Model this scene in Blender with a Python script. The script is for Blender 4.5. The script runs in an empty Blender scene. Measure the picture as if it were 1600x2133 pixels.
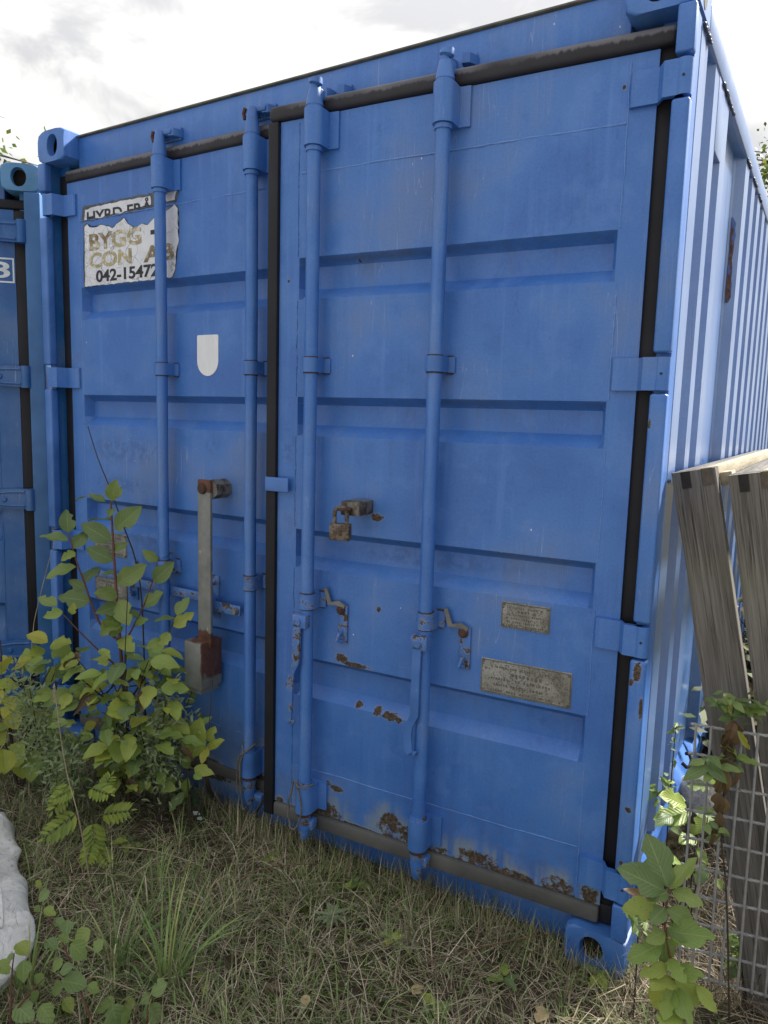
import bpy, bmesh, math, random
import numpy as np
from mathutils import Vector, Matrix, noise as mnoise

sc = bpy.context.scene
col = sc.collection
R = math.radians

# ------------------------------------------------------------------ camera
CAM = Vector((2.78784, -1.88277, 1.51917))
FPX = 1526.1
cr = Vector((0.8531779, 0.52087391, 0.02788969))
cu = Vector((-0.0907917, 0.09563801, 0.99126699))
cf = Vector((-0.5136578, 0.84825924, -0.12888726))
cam_d = bpy.data.cameras.new('camera')
cam = bpy.data.objects.new('camera', cam_d)
col.objects.link(cam)
m = Matrix((cr, cu, -cf)).transposed().to_4x4()
m.translation = CAM
cam.matrix_world = m
cam_d.sensor_fit = 'VERTICAL'
cam_d.sensor_height = 24.0
cam_d.lens = 24.0 * FPX / 2133.0
cam_d.clip_start = 0.05
cam_d.clip_end = 500
sc.camera = cam

# ------------------------------------------------------------------ sun and sky
SUN_AZ = R(25)          # from +Y towards +X
SUN_EL = R(42)
sun_dir = Vector((math.sin(SUN_AZ) * math.cos(SUN_EL), math.cos(SUN_AZ) * math.cos(SUN_EL), math.sin(SUN_EL)))
sd = bpy.data.lights.new('sun', 'SUN')
sd.energy = 2.8
sd.angle = R(6)
sd.color = (1.0, 0.95, 0.87)
so = bpy.data.objects.new('sun', sd)
col.objects.link(so)
so.rotation_euler = sun_dir.to_track_quat('Z', 'Y').to_euler()

w = bpy.data.worlds.new('World')
sc.world = w
w.use_nodes = True
nt = w.node_tree
nt.nodes.clear()
def wn(t, **kw):
    n = nt.nodes.new(t)
    for k, v in kw.items():
        setattr(n, k, v)
    return n
wout = wn('ShaderNodeOutputWorld')
bg = wn('ShaderNodeBackground')
bg.inputs['Strength'].default_value = 0.12
sky = wn('ShaderNodeTexSky', sky_type='NISHITA', sun_disc=False)
sky.sun_elevation = SUN_EL
sky.sun_rotation = SUN_AZ
sky.altitude = 50
sky.air_density = 1.0
sky.dust_density = 2.0
tc = wn('ShaderNodeTexCoord')
sep = wn('ShaderNodeSeparateXYZ')
nt.links.new(tc.outputs['Generated'], sep.inputs[0])
def wmath(op, a, b=None, clamp=False):
    n = wn('ShaderNodeMath', operation=op)
    n.use_clamp = clamp
    for i, v in enumerate((a, b)):
        if v is None:
            continue
        if isinstance(v, (int, float)):
            n.inputs[i].default_value = v
        else:
            nt.links.new(v, n.inputs[i])
    return n.outputs[0]
zz = wmath('ADD', wmath('MAXIMUM', sep.outputs[2], 0.0), 0.28)
cx_ = wmath('DIVIDE', sep.outputs[0], zz)
cy_ = wmath('DIVIDE', sep.outputs[1], zz)
comb = wn('ShaderNodeCombineXYZ')
nt.links.new(cx_, comb.inputs[0])
nt.links.new(cy_, comb.inputs[1])
def wnoise(scale, detail, rough, dist=0.0, off=(0, 0, 0)):
    mp = wn('ShaderNodeMapping')
    mp.inputs['Location'].default_value = off
    nt.links.new(comb.outputs[0], mp.inputs[0])
    n = wn('ShaderNodeTexNoise')
    n.inputs['Scale'].default_value = scale
    n.inputs['Detail'].default_value = detail
    n.inputs['Roughness'].default_value = rough
    n.inputs['Distortion'].default_value = dist
    nt.links.new(mp.outputs[0], n.inputs['Vector'])
    return n.outputs['Fac']
def wramp(v, stops):
    n = wn('ShaderNodeValToRGB')
    n.color_ramp.interpolation = 'EASE'
    els = n.color_ramp.elements
    while len(els) < len(stops):
        els.new(0.5)
    for e, (p, c) in zip(els, stops):
        e.position = p
        e.color = (c[0], c[1], c[2], 1)
    nt.links.new(v, n.inputs[0])
    return n.outputs[0]
big = wnoise(1.15, 5, 0.56, 0.35, (3.1, 1.7, 0.4))
fine = wnoise(3.1, 5, 0.62, 0.6, (0.3, 5.2, 0))
cover = wramp(big, [(0.28, (0.88,) * 3), (0.42, (1,) * 3)])
shade = wramp(wmath('ADD', wmath('MULTIPLY', big, 0.55), wmath('MULTIPLY', fine, 0.45)),
              [(0.46, (1.14, 1.145, 1.18)), (0.55, (1.66, 1.65, 1.61)), (0.68, (2.6, 2.55, 2.43))])
dotn = wn('ShaderNodeVectorMath', operation='DOT_PRODUCT')
nt.links.new(tc.outputs['Generated'], dotn.inputs[0])
dotn.inputs[1].default_value = sun_dir
glow = wmath('POWER', wmath('MAXIMUM', dotn.outputs['Value'], 0.0), 5.0)
gl = wmath('ADD', wmath('ADD', 0.78, wmath('MULTIPLY', wmath('MAXIMUM', sep.outputs[2], 0.0), 0.95)), wmath('MULTIPLY', glow, 0.3))
cl = wn('ShaderNodeVectorMath', operation='SCALE')
nt.links.new(shade, cl.inputs[0])
nt.links.new(gl, cl.inputs['Scale'])
mx = wn('ShaderNodeMix', data_type='RGBA')
nt.links.new(cover, mx.inputs['Factor'])
nt.links.new(sky.outputs[0], mx.inputs['A'])
nt.links.new(cl.outputs[0], mx.inputs['B'])
nt.links.new(mx.outputs['Result'], bg.inputs[0])
nt.links.new(bg.outputs[0], wout.inputs[0])

vs = sc.view_settings
vs.view_transform = 'Standard'
vs.look = 'None'
vs.gamma = 1.0
vs.use_curve_mapping = False
vs.exposure = 2.28
sc.cycles.max_bounces = 5
sc.cycles.diffuse_bounces = 3
sc.cycles.glossy_bounces = 2
sc.cycles.transmission_bounces = 3
sc.cycles.transparent_max_bounces = 4
sc.cycles.use_adaptive_sampling = True

# ------------------------------------------------------------------ helpers
rnd = random.Random(7)
W, H, L = 2.438, 2.591, 6.058

def at(x, y, d):
    """photo pixel (1600x2133) and distance along the view axis -> point"""
    return CAM + (cf + cr * ((x - 800) / FPX) - cu * ((y - 1066.5) / FPX)) * d

def tag(o, label=None, cat=None, group=None, kind=None):
    if label: o['label'] = label
    if cat: o['category'] = cat
    if group: o['group'] = group
    if kind: o['kind'] = kind
    return o

def empty(name, loc=(0, 0, 0), rz=0.0, parent=None):
    o = bpy.data.objects.new(name, None)
    col.objects.link(o)
    o.location = loc
    o.rotation_euler = (0, 0, rz)
    o.empty_display_size = 0.1
    o.parent = parent
    return o

def link(name, me, parent=None):
    o = bpy.data.objects.new(name, me)
    col.objects.link(o)
    o.parent = parent
    return o

class B:
    def __init__(s):
        s.bm = bmesh.new()
    def box(s, x0, x1, y0, y1, z0, z1, bev=0.0, seg=2, mat=None):
        r = bmesh.ops.create_cube(s.bm, size=1.0)
        vs_ = r['verts']
        for v in vs_:
            v.co = Vector(((x0 + x1) / 2 + v.co.x * (x1 - x0), (y0 + y1) / 2 + v.co.y * (y1 - y0), (z0 + z1) / 2 + v.co.z * (z1 - z0)))
            if mat is not None:
                v.co = mat @ v.co
        if bev:
            es = list({e for v in vs_ for e in v.link_edges})
            bmesh.ops.bevel(s.bm, geom=es, offset=bev, segments=seg, profile=0.5, affect='EDGES')
        return s
    def tube(s, pts, r, n=8, cap=True):
        pts = [Vector(p) for p in pts]
        rs = r if isinstance(r, (list, tuple)) else [r] * len(pts)
        rings = []
        t0 = (pts[1] - pts[0]).normalized()
        a = Vector((0, 0, 1)) if abs(t0.z) < 0.9 else Vector((1, 0, 0))
        side = t0.cross(a).normalized()
        for i, p in enumerate(pts):
            if i == 0: t = pts[1] - pts[0]
            elif i == len(pts) - 1: t = pts[-1] - pts[-2]
            else: t = (pts[i + 1] - pts[i]).normalized() + (pts[i] - pts[i - 1]).normalized()
            t.normalize()
            side = (side - t * side.dot(t)).normalized()
            up = t.cross(side)
            rings.append([s.bm.verts.new(p + (side * math.cos(k * 2 * math.pi / n) + up * math.sin(k * 2 * math.pi / n)) * rs[i]) for k in range(n)])
        for i in range(len(rings) - 1):
            for k in range(n):
                s.bm.faces.new((rings[i][k], rings[i][(k + 1) % n], rings[i + 1][(k + 1) % n], rings[i + 1][k]))
        if cap:
            s.bm.faces.new(list(reversed(rings[0])))
            s.bm.faces.new(rings[-1])
        return s
    def prism(s, poly, f0, f1):
        """poly: 2D points; f0/f1 map a 2D point to 3D at both ends"""
        a = [s.bm.verts.new(f0(p)) for p in poly]
        b = [s.bm.verts.new(f1(p)) for p in poly]
        n = len(poly)
        s.bm.faces.new(a)
        s.bm.faces.new(list(reversed(b)))
        for i in range(n):
            s.bm.faces.new((a[(i + 1) % n], a[i], b[i], b[(i + 1) % n]))
        return s
    def obj(s, name, mat, parent=None, sharp=35):
        bmesh.ops.recalc_face_normals(s.bm, faces=s.bm.faces)
        me = bpy.data.meshes.new(name)
        s.bm.to_mesh(me)
        s.bm.free()
        me.materials.append(mat)
        for p in me.polygons:
            p.use_smooth = True
        me.set_sharp_from_angle(angle=R(sharp))
        return link(name, me, parent)

# ------------------------------------------------------------------ materials
class M:
    def __init__(s, name):
        s.m = bpy.data.materials.new(name)
        s.m.use_nodes = True
        s.t = s.m.node_tree
        s.t.nodes.clear()
        s.out = s.t.nodes.new('ShaderNodeOutputMaterial')
        s.p = s.t.nodes.new('ShaderNodeBsdfPrincipled')
        s.t.links.new(s.p.outputs[0], s.out.inputs[0])
        s.tc = s.t.nodes.new('ShaderNodeTexCoord')
        s.co = s.tc.outputs['Object']
    def n(s, t, **kw):
        n = s.t.nodes.new(t)
        for k, v in kw.items():
            setattr(n, k, v)
        return n
    def set(s, sock, v):
        if isinstance(v, bpy.types.NodeSocket):
            s.t.links.new(v, sock)
        elif isinstance(v, (tuple, list)) and len(v) == 3 and sock.type == 'RGBA':
            sock.default_value = (*v, 1)
        else:
            sock.default_value = v
    def math(s, op, a, b=None, clamp=False):
        n = s.n('ShaderNodeMath', operation=op)
        n.use_clamp = clamp
        s.set(n.inputs[0], a)
        if b is not None: s.set(n.inputs[1], b)
        return n.outputs[0]
    def map(s, scale=(1, 1, 1), loc=(0, 0, 0), rot=(0, 0, 0), v=None):
        n = s.n('ShaderNodeMapping')
        s.set(n.inputs[0], v or s.co)
        n.inputs['Location'].default_value = loc
        n.inputs['Rotation'].default_value = rot
        n.inputs['Scale'].default_value = scale
        return n.outputs[0]
    def noise(s, scale, detail=4, rough=0.55, v=None, dist=0.0):
        n = s.n('ShaderNodeTexNoise')
        s.set(n.inputs['Vector'], v or s.co)
        n.inputs['Scale'].default_value = scale
        n.inputs['Detail'].default_value = detail
        n.inputs['Roughness'].default_value = rough
        n.inputs['Distortion'].default_value = dist
        return n.outputs['Fac']
    def voro(s, scale, feature='F1', v=None):
        n = s.n('ShaderNodeTexVoronoi', feature=feature)
        s.set(n.inputs['Vector'], v or s.co)
        n.inputs['Scale'].default_value = scale
        return n.outputs['Distance']
    def step(s, v, a, b):
        n = s.n('ShaderNodeMapRange', interpolation_type='SMOOTHSTEP')
        s.set(n.inputs[0], v)
        n.inputs[1].default_value = a
        n.inputs[2].default_value = b
        n.inputs[3].default_value = 0.0
        n.inputs[4].default_value = 1.0
        return n.outputs[0]
    def mix(s, f, a, b, mode='MIX'):
        n = s.n('ShaderNodeMix', data_type='RGBA', blend_type=mode)
        s.set(n.inputs['Factor'], f)
        s.set(n.inputs['A'], a)
        s.set(n.inputs['B'], b)
        return n.outputs['Result']
    def ramp(s, v, stops):
        n = s.n('ShaderNodeValToRGB')
        els = n.color_ramp.elements
        while len(els) < len(stops): els.new(0.5)
        for e, (p, c) in zip(els, stops):
            e.position = p
            e.color = (*c, 1)
        s.set(n.inputs[0], v)
        return n.outputs[0]
    def bump(s, h, strength=0.3, dist=0.002, prev=None):
        n = s.n('ShaderNodeBump')
        n.inputs['Strength'].default_value = strength
        n.inputs['Distance'].default_value = dist
        s.set(n.inputs['Height'], h)
        if prev is not None: s.set(n.inputs['Normal'], prev)
        return n.outputs[0]
    def fin(s, colr, rough=0.5, normal=None, metal=0.0, spec=0.5):
        s.set(s.p.inputs['Base Color'], colr)
        s.set(s.p.inputs['Roughness'], rough)
        s.set(s.p.inputs['Metallic'], metal)
        s.set(s.p.inputs['Specular IOR Level'], spec)
        if normal is not None: s.set(s.p.inputs['Normal'], normal)
        return s.m

def rust_colour(k, a=None):
    a = a or k.noise(110, 3, 0.75)
    return k.ramp(a, [(0.30, (0.016, 0.011, 0.008)), (0.44, (0.040, 0.026, 0.016)), (0.56, (0.075, 0.052, 0.033)), (0.72, (0.145, 0.128, 0.105))])

def ellipses(k, lst, wob, nz):
    """normalised distance to the nearest of a list of (x, z, rx, rz) stains, roughened by the noise nz"""
    d = None
    for (x, z, rx, rz) in lst:
        mp = k.map(scale=(1 / rx, 0.0, 1 / rz), loc=(-x / rx, 0, -z / rz))
        ln = k.n('ShaderNodeVectorMath', operation='LENGTH')
        k.set(ln.inputs[0], mp)
        d = ln.outputs['Value'] if d is None else k.math('MINIMUM', d, ln.outputs['Value'])
    return k.math('ADD', d, k.math('MULTIPLY', k.math('SUBTRACT', nz, 0.5), wob * 2.6))

BLUE = (0.042, 0.150, 0.455)
def paint(name, base=BLUE, ledges=None, lx=(0, 1), coat=0.0, rust=None, chips=None, smudge=None, grime=0.25, rough=0.45, spec=0.5):
    k = M(name)
    b = Vector(base)
    pale = tuple(b * 0.84 + Vector((0.045, 0.058, 0.085)))
    deep = tuple(Vector((b.x * 0.72, b.y * 0.80, b.z * 0.90)))
    n1 = k.noise(2.0, 3, 0.65)
    st = k.noise(24, 3, 0.6, v=k.map(scale=(1.0, 1.0, 0.05)))
    ft = k.noise(150, 1, 0.6)
    c = k.ramp(n1, [(0.36, deep), (0.50, base), (0.66, pale)])
    blot = k.noise(8, 3, 0.7, v=k.map(loc=(4.2, 0, 7.7)))
    c = k.mix(k.math('MULTIPLY', k.step(blot, 0.50, 0.68), 0.38), c, tuple(Vector(pale) * 1.12))
    c = k.mix(k.math('MULTIPLY', k.step(blot, 0.42, 0.28), 0.35), c, tuple(Vector(deep) * 0.82))
    # run-off streaks
    c = k.mix(k.math('MULTIPLY', k.step(st, 0.53, 0.75), 0.42), c, tuple(Vector(pale) * 1.25))
    c = k.mix(k.math('MULTIPLY', k.step(st, 0.45, 0.24), 0.30), c, tuple(Vector(deep) * 0.75))
    # fine mottling of the chalked paint
    c = k.mix(0.09, c, k.ramp(ft, [(0.3, tuple(Vector(base) * 0.5)), (0.7, tuple(Vector(pale) * 1.5))]))
    # hairline scuffs
    for i, (rt, sc_) in enumerate(((0.5, 45.0), (-0.95, 60.0))):
        ns = k.noise(sc_, 1, 0.5, v=k.map(scale=(1.0, 1.0, 0.055), rot=(0, rt, 0), loc=(i * 3.1, 0, i)), dist=0.4)
        ln = k.math('ABSOLUTE', k.math('SUBTRACT', ns, 0.5))
        msk = k.math('MULTIPLY', k.step(ln, 0.006, 0.001), k.step(n1, 0.50, 0.62) if i == 0 else k.step(n1, 0.50, 0.40))
        c = k.mix(k.math('MULTIPLY', msk, 0.42), c, (0.30, 0.38, 0.55) if i == 0 else tuple(Vector(deep) * 0.5))
    # paint specks
    sp = k.voro(15, v=k.map(scale=(1, 1, 0.62)))
    c = k.mix(k.math('MULTIPLY', k.step(sp, 0.036, 0.020), k.step(n1, 0.50, 0.56)), c, (0.50, 0.55, 0.62))
    if grime:
        c = k.mix(k.math('MULTIPLY', k.step(k.math('ADD', n1, k.math('MULTIPLY', st, 0.4)), 0.72, 0.95), grime), c, (0.11, 0.115, 0.11))
    mid = k.noise(30, 3, 0.7) if (rust or chips or smudge) else None
    if ledges:
        # dirt and algae caught along the pressed ledges, and thin run-off below them
        zs_ = k.n('ShaderNodeSeparateXYZ'); k.set(zs_.inputs[0], k.co)
        up_, dn_ = None, None
        for (zt, zb) in ledges:
            a1 = k.math('ABSOLUTE', k.math('SUBTRACT', zs_.outputs[2], zt - 0.010))
            up_ = a1 if up_ is None else k.math('MINIMUM', up_, a1)
            q1 = k.math('SUBTRACT', zt, zs_.outputs[2])
            q1 = k.math('ADD', q1, k.math('MULTIPLY', k.math('LESS_THAN', q1, 0.0), 9.0))
            dn_ = q1 if dn_ is None else k.math('MINIMUM', dn_, q1)
        inx = k.math('MULTIPLY', k.math('GREATER_THAN', zs_.outputs[0], lx[0]), k.math('LESS_THAN', zs_.outputs[0], lx[1]))
        lm = k.math('MULTIPLY', inx, k.step(k.math('ADD', up_, k.math('MULTIPLY', mid, 0.012)), 0.018, 0.008))
        lm = k.math('MULTIPLY', lm, k.step(n1, 0.36, 0.58))
        c = k.mix(k.math('MULTIPLY', lm, 0.42), c, (0.045, 0.052, 0.060))
        ro = k.math('MULTIPLY', inx, k.math('MULTIPLY', k.step(dn_, 0.16, 0.01), k.step(st, 0.50, 0.68)))
        c = k.mix(k.math('MULTIPLY', ro, 0.30), c, (0.035, 0.065, 0.14))
    if ledges:
        # soil splashed up from the ground
        spl = k.math('MULTIPLY', k.step(k.math('ADD', zs_.outputs[2], k.math('MULTIPLY', st, 0.30)), 0.62, 0.22), k.step(mid, 0.40, 0.62))
        c = k.mix(k.math('MULTIPLY', spl, 0.40), c, (0.115, 0.115, 0.105))
    if smudge:
        ds = ellipses(k, smudge, 0.30, mid)
        c = k.mix(k.math('MULTIPLY', k.math('MULTIPLY', k.step(ds, 1.0, 0.4), k.step(mid, 0.42, 0.60)), 0.45), c, tuple(Vector(deep) * 0.6))
    rg = k.math('ADD', rough, k.math('MULTIPLY', k.math('SUBTRACT', st, 0.5), 0.25))
    nm = k.bump(ft, 0.10, 0.002)
    rc = rust_colour(k) if (rust or chips) else None
    if rust:
        d = ellipses(k, rust, 0.62, k.noise(26, 5, 0.75))
        c = k.mix(k.math('MULTIPLY', k.math('MULTIPLY', k.step(d, 2.2, 0.9), k.step(st, 0.30, 0.58)), 0.80), c, (0.20, 0.245, 0.27))
        rm = k.math('MULTIPLY', k.step(d, 1.04, 0.84), k.step(mid, 0.36, 0.47))
        c = k.mix(rm, c, rc)
        rg = k.math('ADD', rg, k.math('MULTIPLY', rm, 0.4), clamp=True)
    if chips:
        d = ellipses(k, chips, 0.80, k.noise(75, 4, 0.75))
        c = k.mix(k.math('MULTIPLY', k.step(d, 1.35, 1.02), 0.5), c, (0.20, 0.23, 0.26))
        cm = k.step(d, 1.03, 0.92)
        c = k.mix(cm, c, rc)
        rg = k.math('ADD', rg, k.math('MULTIPLY', cm, 0.4), clamp=True)
    if coat:
        k.set(k.p.inputs['Coat Weight'], coat)
        k.set(k.p.inputs['Coat Roughness'], 0.28)
    return k.fin(c, rg, nm, spec=spec)

def edge_worn(name, base=BLUE, amount=0.62, tone=None):
    """painted fittings: brown-grey wear where a noise field says the paint has gone"""
    k = M(name)
    n1 = k.noise(6, 2, 0.6)
    c = k.ramp(n1, [(0.3, tuple(Vector(base) * 0.75)), (0.7, tuple(Vector(base) * 1.05 + Vector((0.02, 0.02, 0.02))))])
    wv = k.noise(34, 4, 0.72)
    wm = k.step(wv, amount, amount + 0.06)
    c = k.mix(k.math('MULTIPLY', k.step(wv, amount - 0.03, amount), 0.5), c, (0.25, 0.26, 0.26))
    c = k.mix(wm, c, tone or rust_colour(k))
    return k.fin(c, k.math('ADD', 0.45, k.math('MULTIPLY', wm, 0.35)), k.bump(wv, 0.2, 0.002))

MAT = {}
MAT['paint'] = paint('blue_paint')
MAT['fit'] = edge_worn('worn_blue_fittings', amount=0.67)
MAT['fitw'] = edge_worn('badly_worn_blue_fittings', amount=0.54)
MAT['side'] = paint('blue_side_paint', base=(0.085, 0.185, 0.43), grime=0.1, rough=0.32, spec=0.9, coat=0.55)
MAT['bead'] = paint('lit_weld_paint', base=(0.085, 0.205, 0.52), grime=0.1)  # beads paler than the doors: the light they catch is in the colour
MAT['nblue'] = paint('darker_blue_paint', base=(0.008, 0.090, 0.285), grime=0.12)
MAT['nlight'] = edge_worn('light_blue_fitting_paint', base=(0.060, 0.205, 0.40), amount=0.62)  # lighter blue than the doors beside it

def rubber(name, c0, c1, streak=None, streak_z=None):
    k = M(name)
    n = k.noise(5, 5, 0.6)
    c = k.ramp(n, [(0.3, c0), (0.75, c1)])
    if streak:
        s_ = k.noise(55, 4, 0.65, v=k.map(scale=(1, 1, 0.10)))
        zc = k.n('ShaderNodeSeparateXYZ')
        k.set(zc.inputs[0], k.co)
        hgt = k.math('ADD', k.math('MULTIPLY', k.math('SUBTRACT', zc.outputs[2], streak_z), 38.0), s_)
        c = k.mix(k.math('MULTIPLY', k.step(hgt, 0.62, 0.95), k.math('MULTIPLY', k.step(k.noise(2.3, 3), 0.30, 0.5), 0.75)), c, streak)
    ft = k.noise(120, 3, 0.6)
    return k.fin(c, 0.62, k.bump(ft, 0.15, 0.002), spec=0.3)
MAT['rubber'] = rubber('black_rubber', (0.006, 0.0065, 0.010), (0.017, 0.018, 0.025))
MAT['rubber_top'] = rubber('streaked_rubber', (0.017, 0.017, 0.023), (0.036, 0.036, 0.046), (0.155, 0.155, 0.18), 2.425)
MAT['rubber_low'] = rubber('dusty_grey_rubber', (0.055, 0.057, 0.058), (0.125, 0.125, 0.12))

def plain(name, c0, c1, scale=8, rough=0.6, bump=0.3, metal=0.0, fine=120):
    k = M(name)
    c = k.ramp(k.noise(scale, 6, 0.65), [(0.3, c0), (0.7, c1)])
    return k.fin(c, rough, k.bump(k.noise(fine, 4, 0.65), bump, 0.002), metal)
MAT['galv'] = plain('galvanised_steel', (0.10, 0.105, 0.105), (0.21, 0.215, 0.21), 14, 0.5, 0.2, 0.35)
MAT['wire'] = plain('galvanised_wire', (0.20, 0.205, 0.21), (0.34, 0.34, 0.34), 30, 0.5, 0.2, 0.2)
k = M('bare_rust')
MAT['rust'] = k.fin(k.ramp(k.noise(30, 6, 0.65), [(0.3, (0.030, 0.015, 0.010)), (0.55, (0.070, 0.032, 0.020)), (0.75, (0.11, 0.062, 0.04))]), 0.8, k.bump(k.noise(140, 4, 0.7), 0.5, 0.002))
k = M('brass_padlock_metal')
MAT['lockbody'] = k.fin(k.mix(k.step(k.noise(40, 5, 0.7), 0.42, 0.56), (0.145, 0.12, 0.095), rust_colour(k)), 0.5, k.bump(k.noise(120, 4), 0.4, 0.001), 0.3)
k = M('galvanised_rusting')
gz = k.noise(16, 5, 0.7)
MAT['galvrust'] = k.fin(k.mix(k.step(gz, 0.44, 0.56), (0.15, 0.145, 0.135), rust_colour(k)), 0.6, k.bump(k.noise(120, 4), 0.3, 0.001), 0.2)
MAT['grime'] = plain('caked_grime', (0.018, 0.014, 0.010), (0.085, 0.060, 0.035), 60, 0.9)
MAT['dark'] = plain('shade_and_hook_black', (0.010, 0.010, 0.011), (0.03, 0.025, 0.02), 20, 0.9)  # near-black for the shade in holes and slots, and for the hook
MAT['floor_dark'] = plain('container_floor', (0.03, 0.025, 0.02), (0.06, 0.05, 0.04), 6, 0.9)

# ------------------------------------------------------------------ ground
def gh(x, y):
    h = 0.020 * mnoise.noise(Vector((x * 1.1, y * 1.1, 0.3))) + 0.010 * mnoise.noise(Vector((x * 4.3, y * 4.3, 1.7)))
    h += 0.035 * max(0.0, min(1.0, (1.6 - x) / 1.4)) * max(0.0, min(1.0, (y + 1.3) / 1.0))
    return h + 0.012
k = M('soil_and_moss')
v1 = k.noise(2.2, 6, 0.65)
v2 = k.noise(14, 7, 0.7)
c = k.ramp(v2, [(0.28, (0.040, 0.031, 0.022)), (0.5, (0.092, 0.072, 0.050)), (0.72, (0.150, 0.124, 0.090))])
c = k.mix(k.math('MULTIPLY', k.step(v1, 0.46, 0.62), 0.75), c, k.ramp(k.noise(40, 5, 0.7), [(0.3, (0.040, 0.044, 0.016)), (0.7, (0.115, 0.120, 0.042))]))
MAT['ground'] = k.fin(c, 0.95, k.bump(k.math('ADD', v2, k.noise(60, 5, 0.75)), 0.9, 0.02), spec=0.15)
def ground():
    def axis(lo, hi, a, b, n):
        far = [a - d for d in (60, 30, 15, 8, 4, 2, 1, 0.5)] + list(np.linspace(a, b, n)) + [b + d for d in (0.5, 1, 2, 4, 8, 15, 30, 60)]
        return far
    xs = axis(0, 0, -0.8, 3.6, 90)
    ys = axis(0, 0, -2.6, 1.2, 78)
    vs_ = [(x, y, gh(x, y)) for y in ys for x in xs]
    nx = len(xs)
    fs = [(j * nx + i, j * nx + i + 1, (j + 1) * nx + i + 1, (j + 1) * nx + i) for j in range(len(ys) - 1) for i in range(nx - 1)]
    me = bpy.data.meshes.new('ground')
    me.from_pydata(vs_, [], fs)
    me.materials.append(MAT['ground'])
    for p in me.polygons: p.use_smooth = True
    o = link('ground', me)
    o['kind'] = 'structure'
ground()
k = M('pale_bounce_gravel')  # added gravel sheet out of view, bouncing sunlight back onto the doors
g1 = k.voro(60)
MAT['bounce_gravel'] = k.fin(k.ramp(k.math('ADD', k.math('MULTIPLY', g1, 0.8), k.math('MULTIPLY', k.noise(3, 4), 0.4)), [(0.2, (0.14, 0.133, 0.12)), (0.55, (0.27, 0.257, 0.235)), (0.9, (0.36, 0.345, 0.32))]), 0.95, k.bump(g1, 0.8, 0.01))
bm = bmesh.new()
edge = [(x, -2.75 + 0.22 * mnoise.noise(Vector((x * 0.8, 2.2, 0))) - 0.02 * abs(x)) for x in np.linspace(-14, 18, 60)]
va = [bm.verts.new((x, y, gh(x, y) + 0.012)) for x, y in edge]
vb = [bm.verts.new((x, y - 1.2, 0.05)) for x, y in edge]
vc = [bm.verts.new((x, -30, 0.05)) for x, y in edge]
for i in range(len(edge) - 1):
    bm.faces.new((va[i], va[i + 1], vb[i + 1], vb[i]))
    bm.faces.new((vb[i], vb[i + 1], vc[i + 1], vc[i]))
b = B(); b.bm.free(); b.bm = bm
b.obj('added_bounce_gravel', MAT['bounce_gravel'])['kind'] = 'structure'

# ------------------------------------------------------------------ main container
def fitting(name, parent, mat, x, z, sx, front=0.0, y1=0.178, w_=0.162, h_=0.118, holes=True):
    """corner casting; sx=+1 when its outer side faces +x"""
    x0, x1 = (x - w_, x) if sx > 0 else (x, x + w_)
    b = B()
    t = 0.028
    # front plate with an oval hole, as a ring; then the other faces as slabs
    cxm, czm = (x0 + x1) / 2 - sx * 0.008, z + h_ / 2
    n = 24
    inner, outer = [], []
    rx, rz = 0.033, 0.041
    for i in range(n):
        a = 2 * math.pi * i / n
        ca, sa = math.cos(a), math.sin(a)
        inner.append((cxm + rx * ca * (abs(ca) ** -0.12 if abs(ca) > .05 else 1), czm + rz * sa))
        q = 1.0 / max(abs(ca) / (w_ / 2), abs(sa) / (h_ / 2))
        outer.append((min(max((x0 + x1) / 2 + q * ca, x0), x1), czm + q * sa))
    bm = b.bm
    ring = []
    for (px, pz), (qx, qz) in zip(inner, outer):
        ring.append([bm.verts.new((qx, front, qz)), bm.verts.new((px, front, pz)),
                     bm.verts.new((px - (px - cxm) * 0.12, front + t, pz - (pz - czm) * 0.10)), bm.verts.new((qx, y1, qz))])
    for i in range(n):
        a_, b_ = ring[i], ring[(i + 1) % n]
        bm.faces.new((a_[0], b_[0], b_[1], a_[1]))
        bm.faces.new((a_[1], b_[1], b_[2], a_[2]))
        bm.faces.new((b_[0], a_[0], a_[3], b_[3]))
    bm.faces.new([r_[3] for r_ in ring])
    es = [e for e in bm.edges if all(abs(v.co.y - front) < 1e-6 for v in e.verts) and all((v in [r_[0] for r_ in ring]) for v in e.verts)]
    bmesh.ops.bevel(bm, geom=es, offset=0.009, segments=3, profile=0.5, affect='EDGES')
    o = b.obj(name, mat, parent, 40)
    # dark plate standing for the shade inside the casting
    B().box(x0 + 0.012, x1 - 0.012, front + t + 0.03, front + t + 0.034, z + 0.012, z + h_ - 0.012).obj('hollow_shade', MAT['dark'], o)
    return o

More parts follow.
